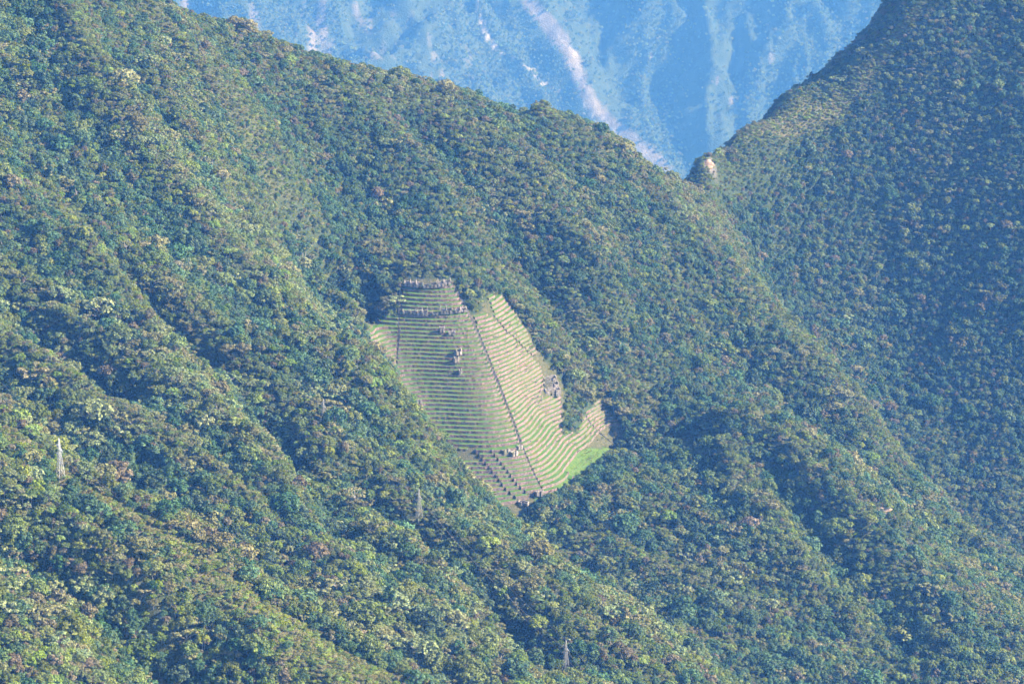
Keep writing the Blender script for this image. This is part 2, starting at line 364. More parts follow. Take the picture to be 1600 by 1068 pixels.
def leaf_mat(name, col, hue=.03, val=.30, lo=.70, hi=1.45):
    m, nt, bs = new_mat(name)
    oi = N(nt, 'ShaderNodeObjectInfo')
    at = N(nt, 'ShaderNodeAttribute', attribute_name='leaf_tone')
    hsv = N(nt, 'ShaderNodeHueSaturation'); hsv.inputs['Color'].default_value = (*col, 1)
    def lin(src, a, b):
        r = N(nt, 'ShaderNodeMapRange'); nt.links.new(src, r.inputs[0]); r.inputs[3].default_value = a; r.inputs[4].default_value = b; return r.outputs[0]
    nt.links.new(lin(oi.outputs['Random'], .5 - hue, .5 + hue * .7), hsv.inputs['Hue'])
    v = N(nt, 'ShaderNodeMath', operation='MULTIPLY')
    wn_ = N(nt, 'ShaderNodeTexWhiteNoise', noise_dimensions='1D'); nt.links.new(oi.outputs['Random'], wn_.inputs['W'])
    nt.links.new(lin(wn_.outputs['Value'], 1 - val, 1 + val), v.inputs[0]); nt.links.new(lin(at.outputs['Fac'], lo, hi), v.inputs[1])
    nt.links.new(v.outputs[0], hsv.inputs['Value'])
    nt.links.new(lin(wn_.outputs['Value'], 1.22, .95), hsv.inputs['Saturation'])
    nt.links.new(hsv.outputs[0], bs.inputs['Base Color'])
    bs.inputs['Roughness'].default_value = .6; bs.inputs['Specular IOR Level'].default_value = .3
    tr = N(nt, 'ShaderNodeBsdfTranslucent'); nt.links.new(hsv.outputs[0], tr.inputs[0])
    ms = N(nt, 'ShaderNodeMixShader'); ms.inputs[0].default_value = .16
    out = [n for n in nt.nodes if n.type == 'OUTPUT_MATERIAL'][0]
    nt.links.new(bs.outputs[0], ms.inputs[1]); nt.links.new(tr.outputs[0], ms.inputs[2]); nt.links.new(ms.outputs[0], out.inputs[0])
    return m
LEAF = {'olive': (.108, .145, .032), 'bluish': (.058, .112, .042), 'tan': (.165, .165, .06), 'lime': (.16, .215, .034), 'dark': (.045, .08, .033), 'rust': (.14, .12, .06), 'pale': (.17, .21, .082)}
for k_, c_ in LEAF.items(): M['leaf_' + k_] = leaf_mat('leaves_' + k_, c_); M['far_' + k_] = leaf_mat('far_leaves_' + k_, c_, .02, .18, .85, 1.15)

m_, nt_, bs_ = new_mat('bark'); nt_.links.new(ramp(nt_, noise(nt_, 1.2, geo_pos(nt_), 4), [(.3, (.20, .175, .15)), (.7, (.42, .38, .33))]), bs_.inputs['Base Color']); M['bark'] = m_
m_, nt_, bs_ = new_mat('galvanised_steel'); bs_.inputs['Metallic'].default_value = .25; bs_.inputs['Roughness'].default_value = .5
nt_.links.new(ramp(nt_, noise(nt_, .6, geo_pos(nt_), 3), [(.3, (.46, .47, .48)), (.7, (.62, .63, .64))]), bs_.inputs['Base Color']); M['steel'] = m_
m_, nt_, bs_ = new_mat('weathered_steel'); bs_.inputs['Roughness'].default_value = .6
nt_.links.new(ramp(nt_, noise(nt_, .6, geo_pos(nt_), 3), [(.3, (.24, .24, .23)), (.7, (.36, .36, .35))]), bs_.inputs['Base Color']); M['old_steel'] = m_
m_, nt_, bs_ = new_mat('cable_aluminium'); nt_.links.new(ramp(nt_, noise(nt_, .1, geo_pos(nt_), 2), [(.3, (.22, .22, .22)), (.7, (.32, .32, .32))]), bs_.inputs['Base Color']); M['cable'] = m_
m_, nt_, bs_ = new_mat('outcrop_rock'); nt_.links.new(ramp(nt_, noise(nt_, .12, geo_pos(nt_), 6, .7), [(.3, (.17, .12, .085)), (.5, (.32, .22, .15)), (.7, (.46, .35, .27))]), bs_.inputs['Base Color']); M['rock'] = m_

# ================================================================= THE MOUNTAINSIDES
def px_line_dist(u, v, line):
    d = np.full(np.shape(u), 1e9)
    for (a, b), (c, e) in zip(line[:-1], line[1:]):
        t = np.clip(((u - a) * (c - a) + (v - b) * (e - b)) / ((c - a) ** 2 + (e - b) ** 2), 0, 1)
        d = np.minimum(d, np.hypot(u - a - t * (c - a), v - b - t * (e - b)))
    return d

def in_poly(u, v, poly):
    u = np.asarray(u, float); v = np.asarray(v, float); r = np.zeros(u.shape, bool); n = len(poly)
    for i in range(n):
        x1, y1 = poly[i]; x2, y2 = poly[(i + 1) % n]
        if y1 == y2: continue
        r ^= ((y1 > v) != (y2 > v)) & (u < (x2 - x1) * (v - y1) / (y2 - y1) + x1)
    return r

SITE_POLY = [(628, 434), (706, 434), (724, 466), (742, 492), (762, 460), (786, 461), (805, 484), (828, 521), (846, 552), (868, 572), (882, 600), (880, 678), (903, 672), (912, 646), (936, 622), (962, 650), (979, 671), (974, 692), (952, 716), (922, 741), (884, 764), (856, 784), (834, 798), (812, 816), (780, 806), (735, 750), (712, 720), (665, 668), (632, 622), (606, 582), (574, 538), (568, 498), (622, 495)]
def on_site(x, y, z, grow=0.0):
    u, v, d = project(x, y, z)
    if grow: u = 780 + (u - 780) / (1 + grow); v = 630 + (v - 630) / (1 + grow)
    return in_poly(u, v, SITE_POLY) & (y > 4015) & (y < 4450)

def plan_line(px, y0=2200, y1=6850): return [MAIN.hit(u, v, y0, y1) for u, v in px]
def plan_dist(x, y, pts): return px_line_dist(x, y, [(p[0], p[1]) for p in pts])

DRY_LINES = [  # (line on the photo, half width in metres, strength): crests with grass and low scrub instead of trees
    ([(0, 668), (60, 712), (120, 760), (200, 812), (300, 872), (400, 938), (500, 1005), (600, 1062)], 19, .9), ([(330, 900), (430, 975), (540, 1060)], 30, 1.0),
    ([(1010, 330), (1035, 380), (1070, 450), (1110, 520)], 8, .35),
    ([(1130, 600), (1200, 660), (1300, 742), (1400, 838), (1500, 930), (1600, 1012)], 10, .6), ([(1270, 770), (1370, 860), (1440, 930)], 11, .4),
    ([(1115, 243), (1160, 209), (1220, 197), (1270, 178), (1302, 174), (1342, 124), (1402, 54), (1450, 4)], 18, 1.0),
    ([(268, 4), (400, 50), (480, 90), (570, 123), (640, 137), (720, 150)], 8, .7), ([(800, 870), (870, 940), (960, 1000), (1040, 1060)], 16, .5),
    ([(1190, 168), (1245, 132), (1330, 54), (1358, 6)], 16, .6), ([(1180, 210), (1240, 172), (1300, 130)], 14, .5), ([(845, 172), (890, 190), (945, 205), (1000, 250), (1035, 281)], 6, .8)]
zone_main = np.zeros(MAIN.Z.shape + (4,))
for px, wd, st in DRY_LINES:
    d = plan_dist(MAIN.X, MAIN.Y, plan_line(px))
    zone_main[..., 0] = np.maximum(zone_main[..., 0], st * np.exp(-(d / wd) ** 2))
_c = MAIN.X * .62 + MAIN.Y * .78 + 50 * (fbm(MAIN.X / 200, MAIN.Y / 200, 171) - .5); _d = MAIN.X * .78 - MAIN.Y * .62
zone_main[..., 0] = np.maximum(zone_main[..., 0], 0.42 * smooth(.56, .72, fbm(_c / 55, _d / 330, 173, 3)) * site_weight(MAIN.X, MAIN.Y) * (1 - .6 * smooth(4800, 5000, MAIN.Y)))
ROCK_SPOTS = [(1107, 256, 16, 1.0), (1332, 637, 8, .8), (1380, 800, 9, .9), (1050, 400, 16, .35), (1075, 440, 14, .3), (868, 1030, 8, .5), (1235, 1040, 9, .6), (980, 690, 14, .5), (848, 178, 9, .6), (735, 160, 8, .45)]
for u, v, r, st in ROCK_SPOTS:
    h = MAIN.hit(u, v, 2200, 6850); d = np.hypot(MAIN.X - h[0], MAIN.Y - h[1])
    zone_main[..., 1] = np.maximum(zone_main[..., 1], st * np.exp(-(d / r) ** 2))
for px in ([(1030, 360), (1050, 400), (1085, 450), (1100, 480)], [(1150, 545), (1210, 615)], [(1420, 850), (1500, 945), (1560, 1010)]):
    d = plan_dist(MAIN.X, MAIN.Y, plan_line(px)); zone_main[..., 1] = np.maximum(zone_main[..., 1], .38 * np.exp(-(d / 10) ** 2))
so = on_site(MAIN.X, MAIN.Y, MAIN.Z); zone_main[..., 0][so] = .55; zone_main[..., 1][so] = 0
us_, vs_, _ = project(MAIN.X, MAIN.Y, MAIN.Z); zone_main[..., 3] = so & (us_ > 838) & (vs_ > 700); zone_main[..., 0][zone_main[..., 3] > 0] = .1

uf, vf, df = project(FARM.X, FARM.Y, FARM.Z)
zone_far = np.zeros(FARM.Z.shape + (3,))
jig = 14 * (fbm(FARM.X / 96, FARM.Y / 96, 71) - .5) + 9 * (fbm(FARM.X / 45, FARM.Y / 45, 75) - .5)
def far_band(line, w, st, ch):
    d = np.abs(px_line_dist(uf + jig, vf, line)); zone_far[..., ch] = np.maximum(zone_far[..., ch], st * np.exp(-(d / w) ** 2))
far_band([(800, -60), (822, 0), (850, 35), (885, 75), (905, 120), (925, 165), (965, 200), (1005, 232), (1040, 268)], 13, .9, 1)
far_band([(838, 20), (880, 60), (910, 130)], 12, 1.0, 1)
far_band([(815, -30), (835, 22), (870, 50), (896, 85), (912, 130), (930, 170), (970, 212), (1010, 245)], 5, .5, 2)
far_band([(740, -60), (743, 0), (752, 30), (764, 55), (776, 76)], 4.5, .9, 2)
far_band([(776, 76), (800, 92), (822, 106), (842, 124), (870, 143)], 2.5, .7, 2)
far_band([(828, 98), (836, 118), (850, 132)], 3, .7, 2)
far_band([(910, 160), (925, 185), (945, 202), (975, 228), (1000, 250)], 4, .6, 2)
for u, v, r, st in [(575, 45, 16, .5), (600, 75, 14, .45), (680, 90, 16, .5), (520, 65, 12, .45), (670, 65, 12, .45), (690, 120, 12, .6), (1017, 82, 5, 1.), (1120, 132, 5, 1.), (1142, 158, 7, 1.), (1205, 85, 10, .7), (1110, 98, 5, .7), (640, 30, 16, .5), (730, 90, 14, .4), (615, 20, 12, .6)]:
    d = np.hypot((uf - u) * 1.5, (vf - v) * .8 + jig); zone_far[..., 1] = np.maximum(zone_far[..., 1], st * np.exp(-(d / r) ** 2))
zone_far[..., 1] = np.maximum(zone_far[..., 1], .7 * smooth(.54, .72, fbm(FARM.X / 140, FARM.Y / 400, 83)) * smooth(950, 600, uf))

def sheet_object(name, sh, zone, mat):
    ny, nx = sh.Z.shape
    co = np.empty((ny * nx, 3)); co[:, 0] = sh.X.ravel(); co[:, 1] = sh.Y.ravel(); co[:, 2] = sh.Z.ravel()
    j, i = np.meshgrid(np.arange(ny - 1), np.arange(nx - 1), indexing='ij'); a = (j * nx + i).ravel()
    q = np.stack([a, a + 1, a + nx + 1, a + nx], 1)
    me = bpy.data.meshes.new(name)
    me.vertices.add(len(co)); me.vertices.foreach_set('co', co.ravel())
    me.loops.add(q.size); me.loops.foreach_set('vertex_index', q.ravel().astype(np.int32))
    me.polygons.add(len(q)); me.polygons.foreach_set('loop_start', np.arange(0, q.size, 4, dtype=np.int32)); me.polygons.foreach_set('loop_total', np.full(len(q), 4, np.int32))
    me.polygons.foreach_set('use_smooth', np.ones(len(q), bool))
    at = me.color_attributes.new('zone', 'FLOAT_COLOR', 'POINT')
    c = np.zeros((ny * nx, 4), np.float32); c[:, :zone.shape[-1]] = zone.reshape(-1, zone.shape[-1]); at.data.foreach_set('color', c.ravel())
    me.update(); me.validate(); me.materials.append(mat)
    o = bpy.data.objects.new(name, me); COL.objects.link(o); tag(o, kind='structure'); return o
sheet_object('mountainside', MAIN, zone_main, M['ground'])
sheet_object('far_mountain', FARM, zone_far, M['far_ground'])

# ================================================================= THE TERRACES
STEP = 4.3; WALL = 3.65
SITE_SH = Sheet(main_height, -300, 330, 3950, 4520, 2.5)
def H(x, y): return float(SITE_SH.at(x, y))
def grad(x, y, e=2.5): return (H(x + e, y) - H(x - e, y)) / (2 * e), (H(x, y + e) - H(x, y - e)) / (2 * e)
def to_level(x, y, z, n=6):
    for _ in range(n):
        gx, gy = grad(x, y); g2 = max(gx * gx + gy * gy, .05); e = z - H(x, y)
        e = max(-6, min(6, e)); x += gx * e / g2; y += gy * e / g2
    return x, y
def uphill(x, y, dz):
    z = H(x, y) + dz; x0, y0 = x, y
    for _ in range(5): x, y = to_level(x, y, H(x, y) + min(1.2, max(0, z - H(x, y))), 1)
    x, y = to_level(x, y, z, 2)
    d = math.hypot(x - x0, y - y0)
    if d > 11: x = x0 + (x - x0) * 11 / d; y = y0 + (y - y0) * 11 / d
    return x, y

def site_line(px, n=60):
    """points on the slope along a line drawn on the photo"""
    seg = []; tot = sum(math.dist(a, b) for a, b in zip(px[:-1], px[1:]))
    for a, b in zip(px[:-1], px[1:]):
        k = max(2, int(n * math.dist(a, b) / tot))
        for i in range(k): seg.append((a[0] + (b[0] - a[0]) * i / k, a[1] + (b[1] - a[1]) * i / k))
    seg.append(px[-1])
    return [SITE_SH.hit(u, v, 3990, 4460, 1200) for u, v in seg]
def level_on(line, z):
    """where a line down the slope crosses the height z"""
    for a, b in zip(line[:-1], line[1:]):
        if (a[2] - z) * (b[2] - z) <= 0 and a[2] != b[2]:
            t = (a[2] - z) / (a[2] - b[2]); return a[0] + (b[0] - a[0]) * t, a[1] + (b[1] - a[1]) * t
    return None

STAIR = [(705, 440), (722, 472), (740, 505), (762, 558), (783, 610), (803, 660), (818, 704), (831, 736), (850, 774)]
TRENCH = [(627, 437), (625, 475), (624, 510), (621, 575)]
DIAG1 = [(738, 702), (754, 724), (765, 737), (779, 755), (792, 771), (810, 786)]
DIAG2 = [(766, 709), (785, 733), (796, 746), (806, 761), (818, 773), (829, 781)]
EDGE0 = [(722, 722), (740, 744), (761, 771), (779, 792), (803, 809)]
WINGWALL = [(914, 650), (925, 666), (943, 681), (963, 697)]
P_CENTRE = [(628, 440), (705, 440), (723, 472), (741, 505), (763, 558), (784, 610), (804, 660), (819, 704), (765, 706), (738, 700), (725, 712), (700, 692), (655, 655), (618, 596), (620, 575), (623, 510)]
P_LEFT = [(568, 500), (623, 498), (622, 578), (606, 576), (580, 540)]
P_RIGHT = [(741, 500), (757, 488), (774, 499), (786, 514), (806, 532), (831, 557), (847, 575), (852, 600), (846, 622), (878, 618), (879, 682), (903, 676), (914, 650), (925, 666), (943, 681), (963, 697), (924, 733), (880, 762), (850, 776)] + STAIR[::-1][1:6]
P_UPPER = [(763, 465), (784, 463), (803, 485), (826, 522), (842, 554), (831, 557), (806, 532), (786, 514), (774, 499)]
P_WING = [(914, 650), (935, 626), (960, 652), (976, 672), (963, 697), (943, 681), (925, 666)]
stair_l = site_line(STAIR); trench_l = site_line(TRENCH, 30); diag1 = site_line(DIAG1, 30); diag2 = site_line(DIAG2, 30); edge0 = site_line(EDGE0, 30); wing_l = site_line(WINGWALL, 20)

def trace(start, z, sgn, polys, maxlen=330, ds=3.0, stop=None):
    """follow the contour from a start point; returns [(section index, [points])]"""
    x, y = start; out = []; cur = None; pts = []; L = 0
    while L < maxlen:
        u, v, d = project(x, y, H(x, y))
        k = next((i for i, p in enumerate(polys) if bool(in_poly(u, v, p))), None)
        if k != cur:
            if cur is not None and len(pts) > 2: out.append((cur, pts))
            pts = []; cur = k
        if k is not None: pts.append((x, y))
        gx, gy = grad(x, y); g = math.hypot(gx, gy)
        if g < .08: break
        tx, ty = -gy / g, gx / g
        if tx * sgn < 0 and not (len(pts) > 4 and abs(tx) < .2): tx, ty = -tx, -ty
        x, y = to_level(x + tx * ds, y + ty * ds, z, 2); L += ds
        if not (-290 < x < 320 and 3960 < y < 4510): break
    if cur is not None and len(pts) > 2: out.append((cur, pts))
    return out

n_terr = 0
def terrace(pts, raise_, label, group, wall_h=WALL, drop=0.6):
    global n_terr
    if pts[0][0] > pts[-1][0]: pts = pts[::-1]
    n_terr += 1; rs = random.Random(n_terr)
    F0, F1, B = [], [], []
    for i, (x, y) in enumerate(pts):
        z = H(x, y) + raise_
        gx, gy = grad(x, y); g = max(math.hypot(gx, gy), .1); ux, uy = gx / g, gy / g
        j = rs.uniform(-.35, .35); sag = .3 * math.sin(i * .9 + n_terr) * rs.random()
        bx, by = uphill(x, y, STEP)
        x += ux * j; y += uy * j
        F0.append(Vector((x, y, z - drop - raise_))); F1.append(Vector((x + ux * .45, y + uy * .45, z + wall_h + sag)))
        B.append(Vector((bx + ux * .3, by + uy * .3, z + STEP - .1)))
    w, t = MB(), MB(); cop = .75
    Cb = []
    for a, b in zip(F1, B):
        d = (b - a); d.z = 0; l = max(d.length, .5); Cb.append(a + d * min(cop / l, .45))
    for i in range(len(pts) - 1):
        w.quad(F0[i], F0[i + 1], F1[i + 1], F1[i]); w.quad(F1[i], F1[i + 1], Cb[i + 1], Cb[i])
        dz = Vector((0, 0, -.18)); w.quad(Cb[i], Cb[i + 1], Cb[i + 1] + dz, Cb[i] + dz)
        m0 = Cb[i].lerp(B[i], .5) + Vector((0, 0, rs.uniform(-.25, .35))); m1 = None
        t.quad(Cb[i] + dz, Cb[i + 1] + dz, B[i + 1], B[i])
    for e, rev in ((0, False), (-1, True)):
        b0 = Vector((B[e].x, B[e].y, F0[e].z)); c = [F0[e], F1[e], Cb[e], B[e], b0]
        if rev: c = c[::-1]
        n = len(w.v); w.v += c; w.f.append(tuple(range(n, n + 5)))
    mid = pts[len(pts) // 2]; off = (mid[0], mid[1], H(*mid))
    e = empty('terrace', off); tag(e, label, 'terrace', group)
    w.build('retaining_wall', M['stone'], e, off); t.build('grass_tread', M['grass'], e, off)
    return e

ORD = ['top', 'second', 'third', 'fourth', 'fifth', 'sixth', 'seventh', 'eighth', 'ninth', 'tenth', 'eleventh', 'twelfth', 'thirteenth', 'fourteenth', 'fifteenth', 'sixteenth', 'seventeenth', 'eighteenth', 'nineteenth', 'twentieth']
def nth(i):
    if i < 20: return ORD[i]
    k = i + 1
    return '%d%s' % (k, 'th' if 10 <= k % 100 <= 20 else {1: 'st', 2: 'nd', 3: 'rd'}.get(k % 10, 'th'))
GAP = 2.5
LV0 = H(*level_on(stair_l, stair_l[1][2])) if False else stair_l[0][2] - 6
levels = [LV0 - STEP * i for i in range(80)]
SEC = {'centre': [], 'left': [], 'right': [], 'upper': [], 'wing': []}
for z in levels:
    s = level_on(stair_l, z)
    if s:
        for k, p in trace((s[0] - GAP, s[1]), z, -1, [P_CENTRE]): SEC['centre'].append((z, p))
        p0 = to_level(s[0] + GAP, s[1], z, 3)
        for k, p in trace(p0, z, +1, [P_UPPER, P_WING, P_RIGHT]): SEC[('upper', 'wing', 'right')[k]].append((z, p))
    s = level_on(trench_l, z)
    if s:
        for k, p in trace((s[0] - 2.4, s[1]), z, -1, [P_LEFT]): SEC['left'].append((z, p))
WHERE = {'centre': 'between the trench and long stairway', 'left': 'left of the dark trench beside the trees', 'right': 'right of the long dark stairway',
         'upper': 'behind the bright nose', 'wing': 'beyond the diagonal wall at the far right'}
for sname, items in SEC.items():
    for i, (z, p) in enumerate(items):
        terrace(p, 0, '%s stone terrace from the top %s' % (nth(i), WHERE[sname]) if i else 'topmost stone terrace %s' % WHERE[sname], 'terraces %s' % WHERE[sname])
# stepped field at the foot: three columns, each standing proud of the one to its left
def column(left, right, raise_, shift, lab):
    i = 0
    for z in [levels[0] - shift - STEP * k for k in range(80)]:
        a = level_on(right, z); b = level_on(left, z)
        if not a or not b: continue
        n = max(4, int(math.dist(a, b) / 3)); pts = []
        for k in range(n + 1):
            t = k / n; pts.append(to_level(b[0] + (a[0] - b[0]) * t, b[1] + (a[1] - b[1]) * t, z, 5))
        pts[0] = (pts[0][0] + .1, pts[0][1]); pts[-1] = (pts[-1][0] - .1, pts[-1][1])
        terrace(pts, raise_, ('%s step-like terrace from the top in the %s' % (nth(i), lab)) if i else 'topmost step-like terrace in the %s' % lab, 'terraces in the %s' % lab, WALL + .2, .8); i += 1
edge00 = site_line([(712, 742), (735, 770), (760, 795), (790, 822)], 30)
stair_left = [p + np.array([-GAP, 0, 0]) for p in stair_l]
column(edge00, edge0, -2.2, 1.2, 'half-hidden column left of the stepped field')
column(edge0, diag1, .3, 0.0, 'left column of the stepped field')
column(diag1, diag2, 2.6, 2.4, 'middle column of the stepped field')
column(diag2, stair_left, 4.2, 3.9, 'stepped field column beside the long stairway')
print('TERRACES', n_terr, {k: len(v) for k, v in SEC.items()})

# the long stairway and the trench: sunken flights of steps between the terrace ends
def flight(line, name, label, half, rise=1.0):
    off = tuple(line[len(line) // 2]); e = empty(name, off); tag(e, label, 'stairway')
    st, kl, kr = MB(), MB(), MB(); i = 0; z = line[0][2]
    pts = []
    while z > line[-1][2] + rise:
        p = level_on(line, z)
        if p: pts.append((p[0], p[1], z))
        z -= rise
    for a, b in zip(pts[:-1], pts[1:]):
        dx, dy = b[0] - a[0], b[1] - a[1]; l = max(math.hypot(dx, dy), .05); nx, ny = dy / l, -dx / l
        w = half - .25
        q = lambda p, s, z: (p[0] + nx * s, p[1] + ny * s, z)
        st.hexa([q(b, w, b[2] - 1.5), q(b, -w, b[2] - 1.5), q(a, -w, b[2] - 1.5), q(a, w, b[2] - 1.5), q(b, w, a[2] + .1), q(b, -w, a[2] + .1), q(a, -w, a[2] + .1), q(a, w, a[2] + .1)])
        for mb, s in ((kl, 1), (kr, -1)):
            mb.hexa([q(b, s * half + .25, b[2] - 1), q(b, s * half - .2, b[2] - 1), q(a, s * half - .2, a[2] - 1), q(a, s * half + .25, a[2] - 1),
                     q(b, s * half + .25, b[2] + .6), q(b, s * half - .2, b[2] + .6), q(a, s * half - .2, a[2] + .6), q(a, s * half + .25, a[2] + .6)])
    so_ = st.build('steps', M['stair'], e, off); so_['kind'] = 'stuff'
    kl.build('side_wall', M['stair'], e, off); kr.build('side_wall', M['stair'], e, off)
    return e
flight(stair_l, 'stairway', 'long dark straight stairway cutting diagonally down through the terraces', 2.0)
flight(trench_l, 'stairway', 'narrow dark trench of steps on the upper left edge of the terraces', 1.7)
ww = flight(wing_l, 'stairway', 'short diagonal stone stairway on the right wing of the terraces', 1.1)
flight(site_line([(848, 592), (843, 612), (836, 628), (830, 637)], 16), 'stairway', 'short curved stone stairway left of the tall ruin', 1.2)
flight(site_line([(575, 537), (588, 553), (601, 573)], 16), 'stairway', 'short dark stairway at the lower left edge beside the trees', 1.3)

# ================================================================= RUINS
def site_pt(u, v): return SITE_SH.hit(u, v, 3990, 4460, 1600)
def ragged_wall(mb, a, b, z0, top, th, seed, n=7):
    """a wall from a to b (plan points), top(t) gives its ragged height"""
    rs = random.Random(seed); a = Vector((a[0], a[1], 0)); b = Vector((b[0], b[1], 0)); d = (b - a).normalized(); p = Vector((-d.y, d.x, 0)) * th / 2
    hs = [top(i / n) * rs.uniform(.86, 1.06) for i in range(n + 1)]
    for i in range(n):
        A = a.lerp(b, i / n); B = a.lerp(b, (i + 1) / n)
        def P(q, s, z): return (q.x + p.x * s, q.y + p.y * s, z)
        mb.hexa([P(A, 1, z0), P(A, -1, z0), P(B, -1, z0), P(B, 1, z0), P(A, 1, z0 + hs[i]), P(A, -1, z0 + hs[i]), P(B, -1, z0 + hs[i + 1]), P(B, 1, z0 + hs[i + 1])])
def ruin(u, v, w, d, h, yaw, label, seed, gable=1.0, front=.45, group=None, lift=0.0):
    h *= 1.6; w *= 1.1
    c = site_pt(u, v); z0 = c[2] + .6 + lift; rs = random.Random(seed)
    ca, sa = math.cos(yaw), math.sin(yaw)
    def L(x, y): return (c[0] + x * ca - y * sa, c[1] + x * sa + y * ca)
    e = empty('ruined_house', (c[0], c[1], z0)); tag(e, label, 'ruin', group); off = (c[0], c[1], z0)
    def peak(k): return lambda t: 1.5 + h * (.6 + .75 * k * (1 - abs(2 * t - 1)))
    for s in (-1, 1):
        m = MB(); ragged_wall(m, L(s * w / 2, -d / 2), L(s * w / 2, d / 2), z0, peak(gable * rs.uniform(.7, 1.1)), .9, seed + s, 6); m.build('gable_wall', M['ruin'], e, off)
    m = MB(); ragged_wall(m, L(-w / 2 + .46, d / 2), L(w / 2 - .46, d / 2), z0 - .02, lambda t: 1.5 + h * .62, .85, seed + 5, 5); m.build('back_wall', M['ruin'], e, off)
    m = MB(); ragged_wall(m, L(-w / 2 + .46, -d / 2), L(-w * .12, -d / 2), z0 - .03, lambda t: 1.5 + h * front, .85, seed + 7, 3); ragged_wall(m, L(w * .12, -d / 2), L(w / 2 - .46, -d / 2), z0 - .03, lambda t: 1.5 + h * front, .85, seed + 8, 3)
    m.build('front_wall', M['ruin'], e, off)
    return e
rowA = [(637, 448.5), (646, 450), (655, 451), (666, 452), (678, 451.5), (689, 450), (699, 447)]
for i, (u, v) in enumerate(rowA):
    ruin(u, v, 7.5, 5.5, [3.6, 4.6, 5.2, 3.0, 5.4, 5.0, 3.8][i], [-.1, -.05, 0, 0, .05, .12, .2][i], 'roofless gabled house, %s from left in the highest row of ruins' % ['first', 'second', 'third', 'fourth', 'fifth', 'sixth', 'seventh'][i], 100 + i * 11, 1.0, .4, 'ruined houses in the highest row', 2.2)
rowB = [(634, 492), (645, 493), (656, 494.5), (664, 495), (680, 494), (693, 492.5), (702, 492), (715, 490), (724, 488.5)]
for i, (u, v) in enumerate(rowB):
    ruin(u, v, 7, 5.2, [2.8, 3.4, 4.8, 5.4, 2.0, 5.0, 5.6, 3.0, 2.6][i], [-.05, 0, 0, 0, .03, .08, .1, .18, .2][i], 'roofless gabled house, %s from left in the second row of ruins' % ['first', 'second', 'third', 'fourth', 'fifth', 'sixth', 'seventh', 'eighth', 'ninth'][i], 300 + i * 13, 1.0, .4, 'ruined houses in the second row', 1.8)
ruin(691, 521, 6, 5, 5, .1, 'pair of upright wall stubs below the second row of ruins', 501, .5, .9, None, 2)
ruin(706, 526, 8, 5, 3.4, .1, 'low open stone enclosure below the second row of ruins', 511, .2, .2, None, 2)
ruin(716, 556, 7, 6, 5, .5, 'pale broken stone house in the middle of the central terraces', 521, .6, .5, None, 2)
ruin(713, 568, 6, 5, 5, .4, 'dark hollow stone ruin below the pale one on the central terraces', 531, .4, .7, None, 2)
ruin(719, 586, 3, 5, 4.5, .3, 'small narrow wall stub lowest in the central ruin line', 541, .3, .5, None, 2)
ruin(790, 711, 9, 7, 3.5, .7, 'ruined square enclosure with dark walls above the stepped field', 551, .2, .8, None, 3)
ruin(803, 716, 8, 7, 4.2, .7, 'ruined angular enclosure with bright walls beside the stairway', 561, .2, .8, None, 4)
ruin(812, 705, 6, 5, 3.6, .6, 'small bright wall corner touching the lower stairway', 571, .3, .8, None, 3)
ruin(843, 776, 10, 6, 4.2, .35, 'small doorway house at the foot of the stairway', 581, .3, .9, None, 2)
ruin(851, 783, 7, 5, 4.2, .35, 'bright low wall stub at the lowest right corner of the terraces', 591, .2, .4, None, 1)
ruin(818, 790, 12, 6, 3.6, -.35, 'dark low ruin beneath the stepped field beside the trees', 601, .2, .6, None, 1)
ruin(655, 632, 6, 4, 3.5, .2, 'small dark wall stub at the left edge of the central terraces', 611, .2, .8, None, 2)
# the tall three-storey ruin on the right
c = site_pt(862, 612); yaw = .25; off = (c[0], c[1], c[2] - 2); e = empty('ruined_tower_house', off); tag(e, 'tall grey stepped ruin with upright piers right of the bright nose', 'ruin')
def TL(x, y): return (c[0] + x * math.cos(yaw) - y * math.sin(yaw), c[1] + x * math.sin(yaw) + y * math.cos(yaw))
for lv, (w, y0, h, zz) in enumerate([(21, -8, 7.5, 1), (20, 0, 9, 6), (18, 8, 8.5, 12)]):
    for s in (-1, 1):
        m = MB(); ragged_wall(m, TL(s * w / 2, y0), TL(s * w / 2, y0 + 6.4), off[2] + zz - 3, lambda t: 4 + h, 1.1, 700 + lv * 10 + s, 4); m.build('side_wall', M['ruin'], e, off)
    for k, (xa, xb) in enumerate([(-w / 2 + .6, -w * .2), (-w * .08, w * .08), (w * .2, w / 2 - .6)]):
        m = MB(); ragged_wall(m, TL(xa, y0), TL(xb, y0), off[2] + zz - 3.03, lambda t: 3 + h * .85, 1.0, 750 + lv * 10 + k, 3); m.build('pier', M['ruin'], e, off)
    m = MB(); ragged_wall(m, TL(-w / 2 + .6, y0 + 6.4), TL(w / 2 - .6, y0 + 6.4), off[2] + zz - 3.05, lambda t: 4 + h, 1.0, 780 + lv, 6); m.build('back_wall', M['ruin'], e, off)

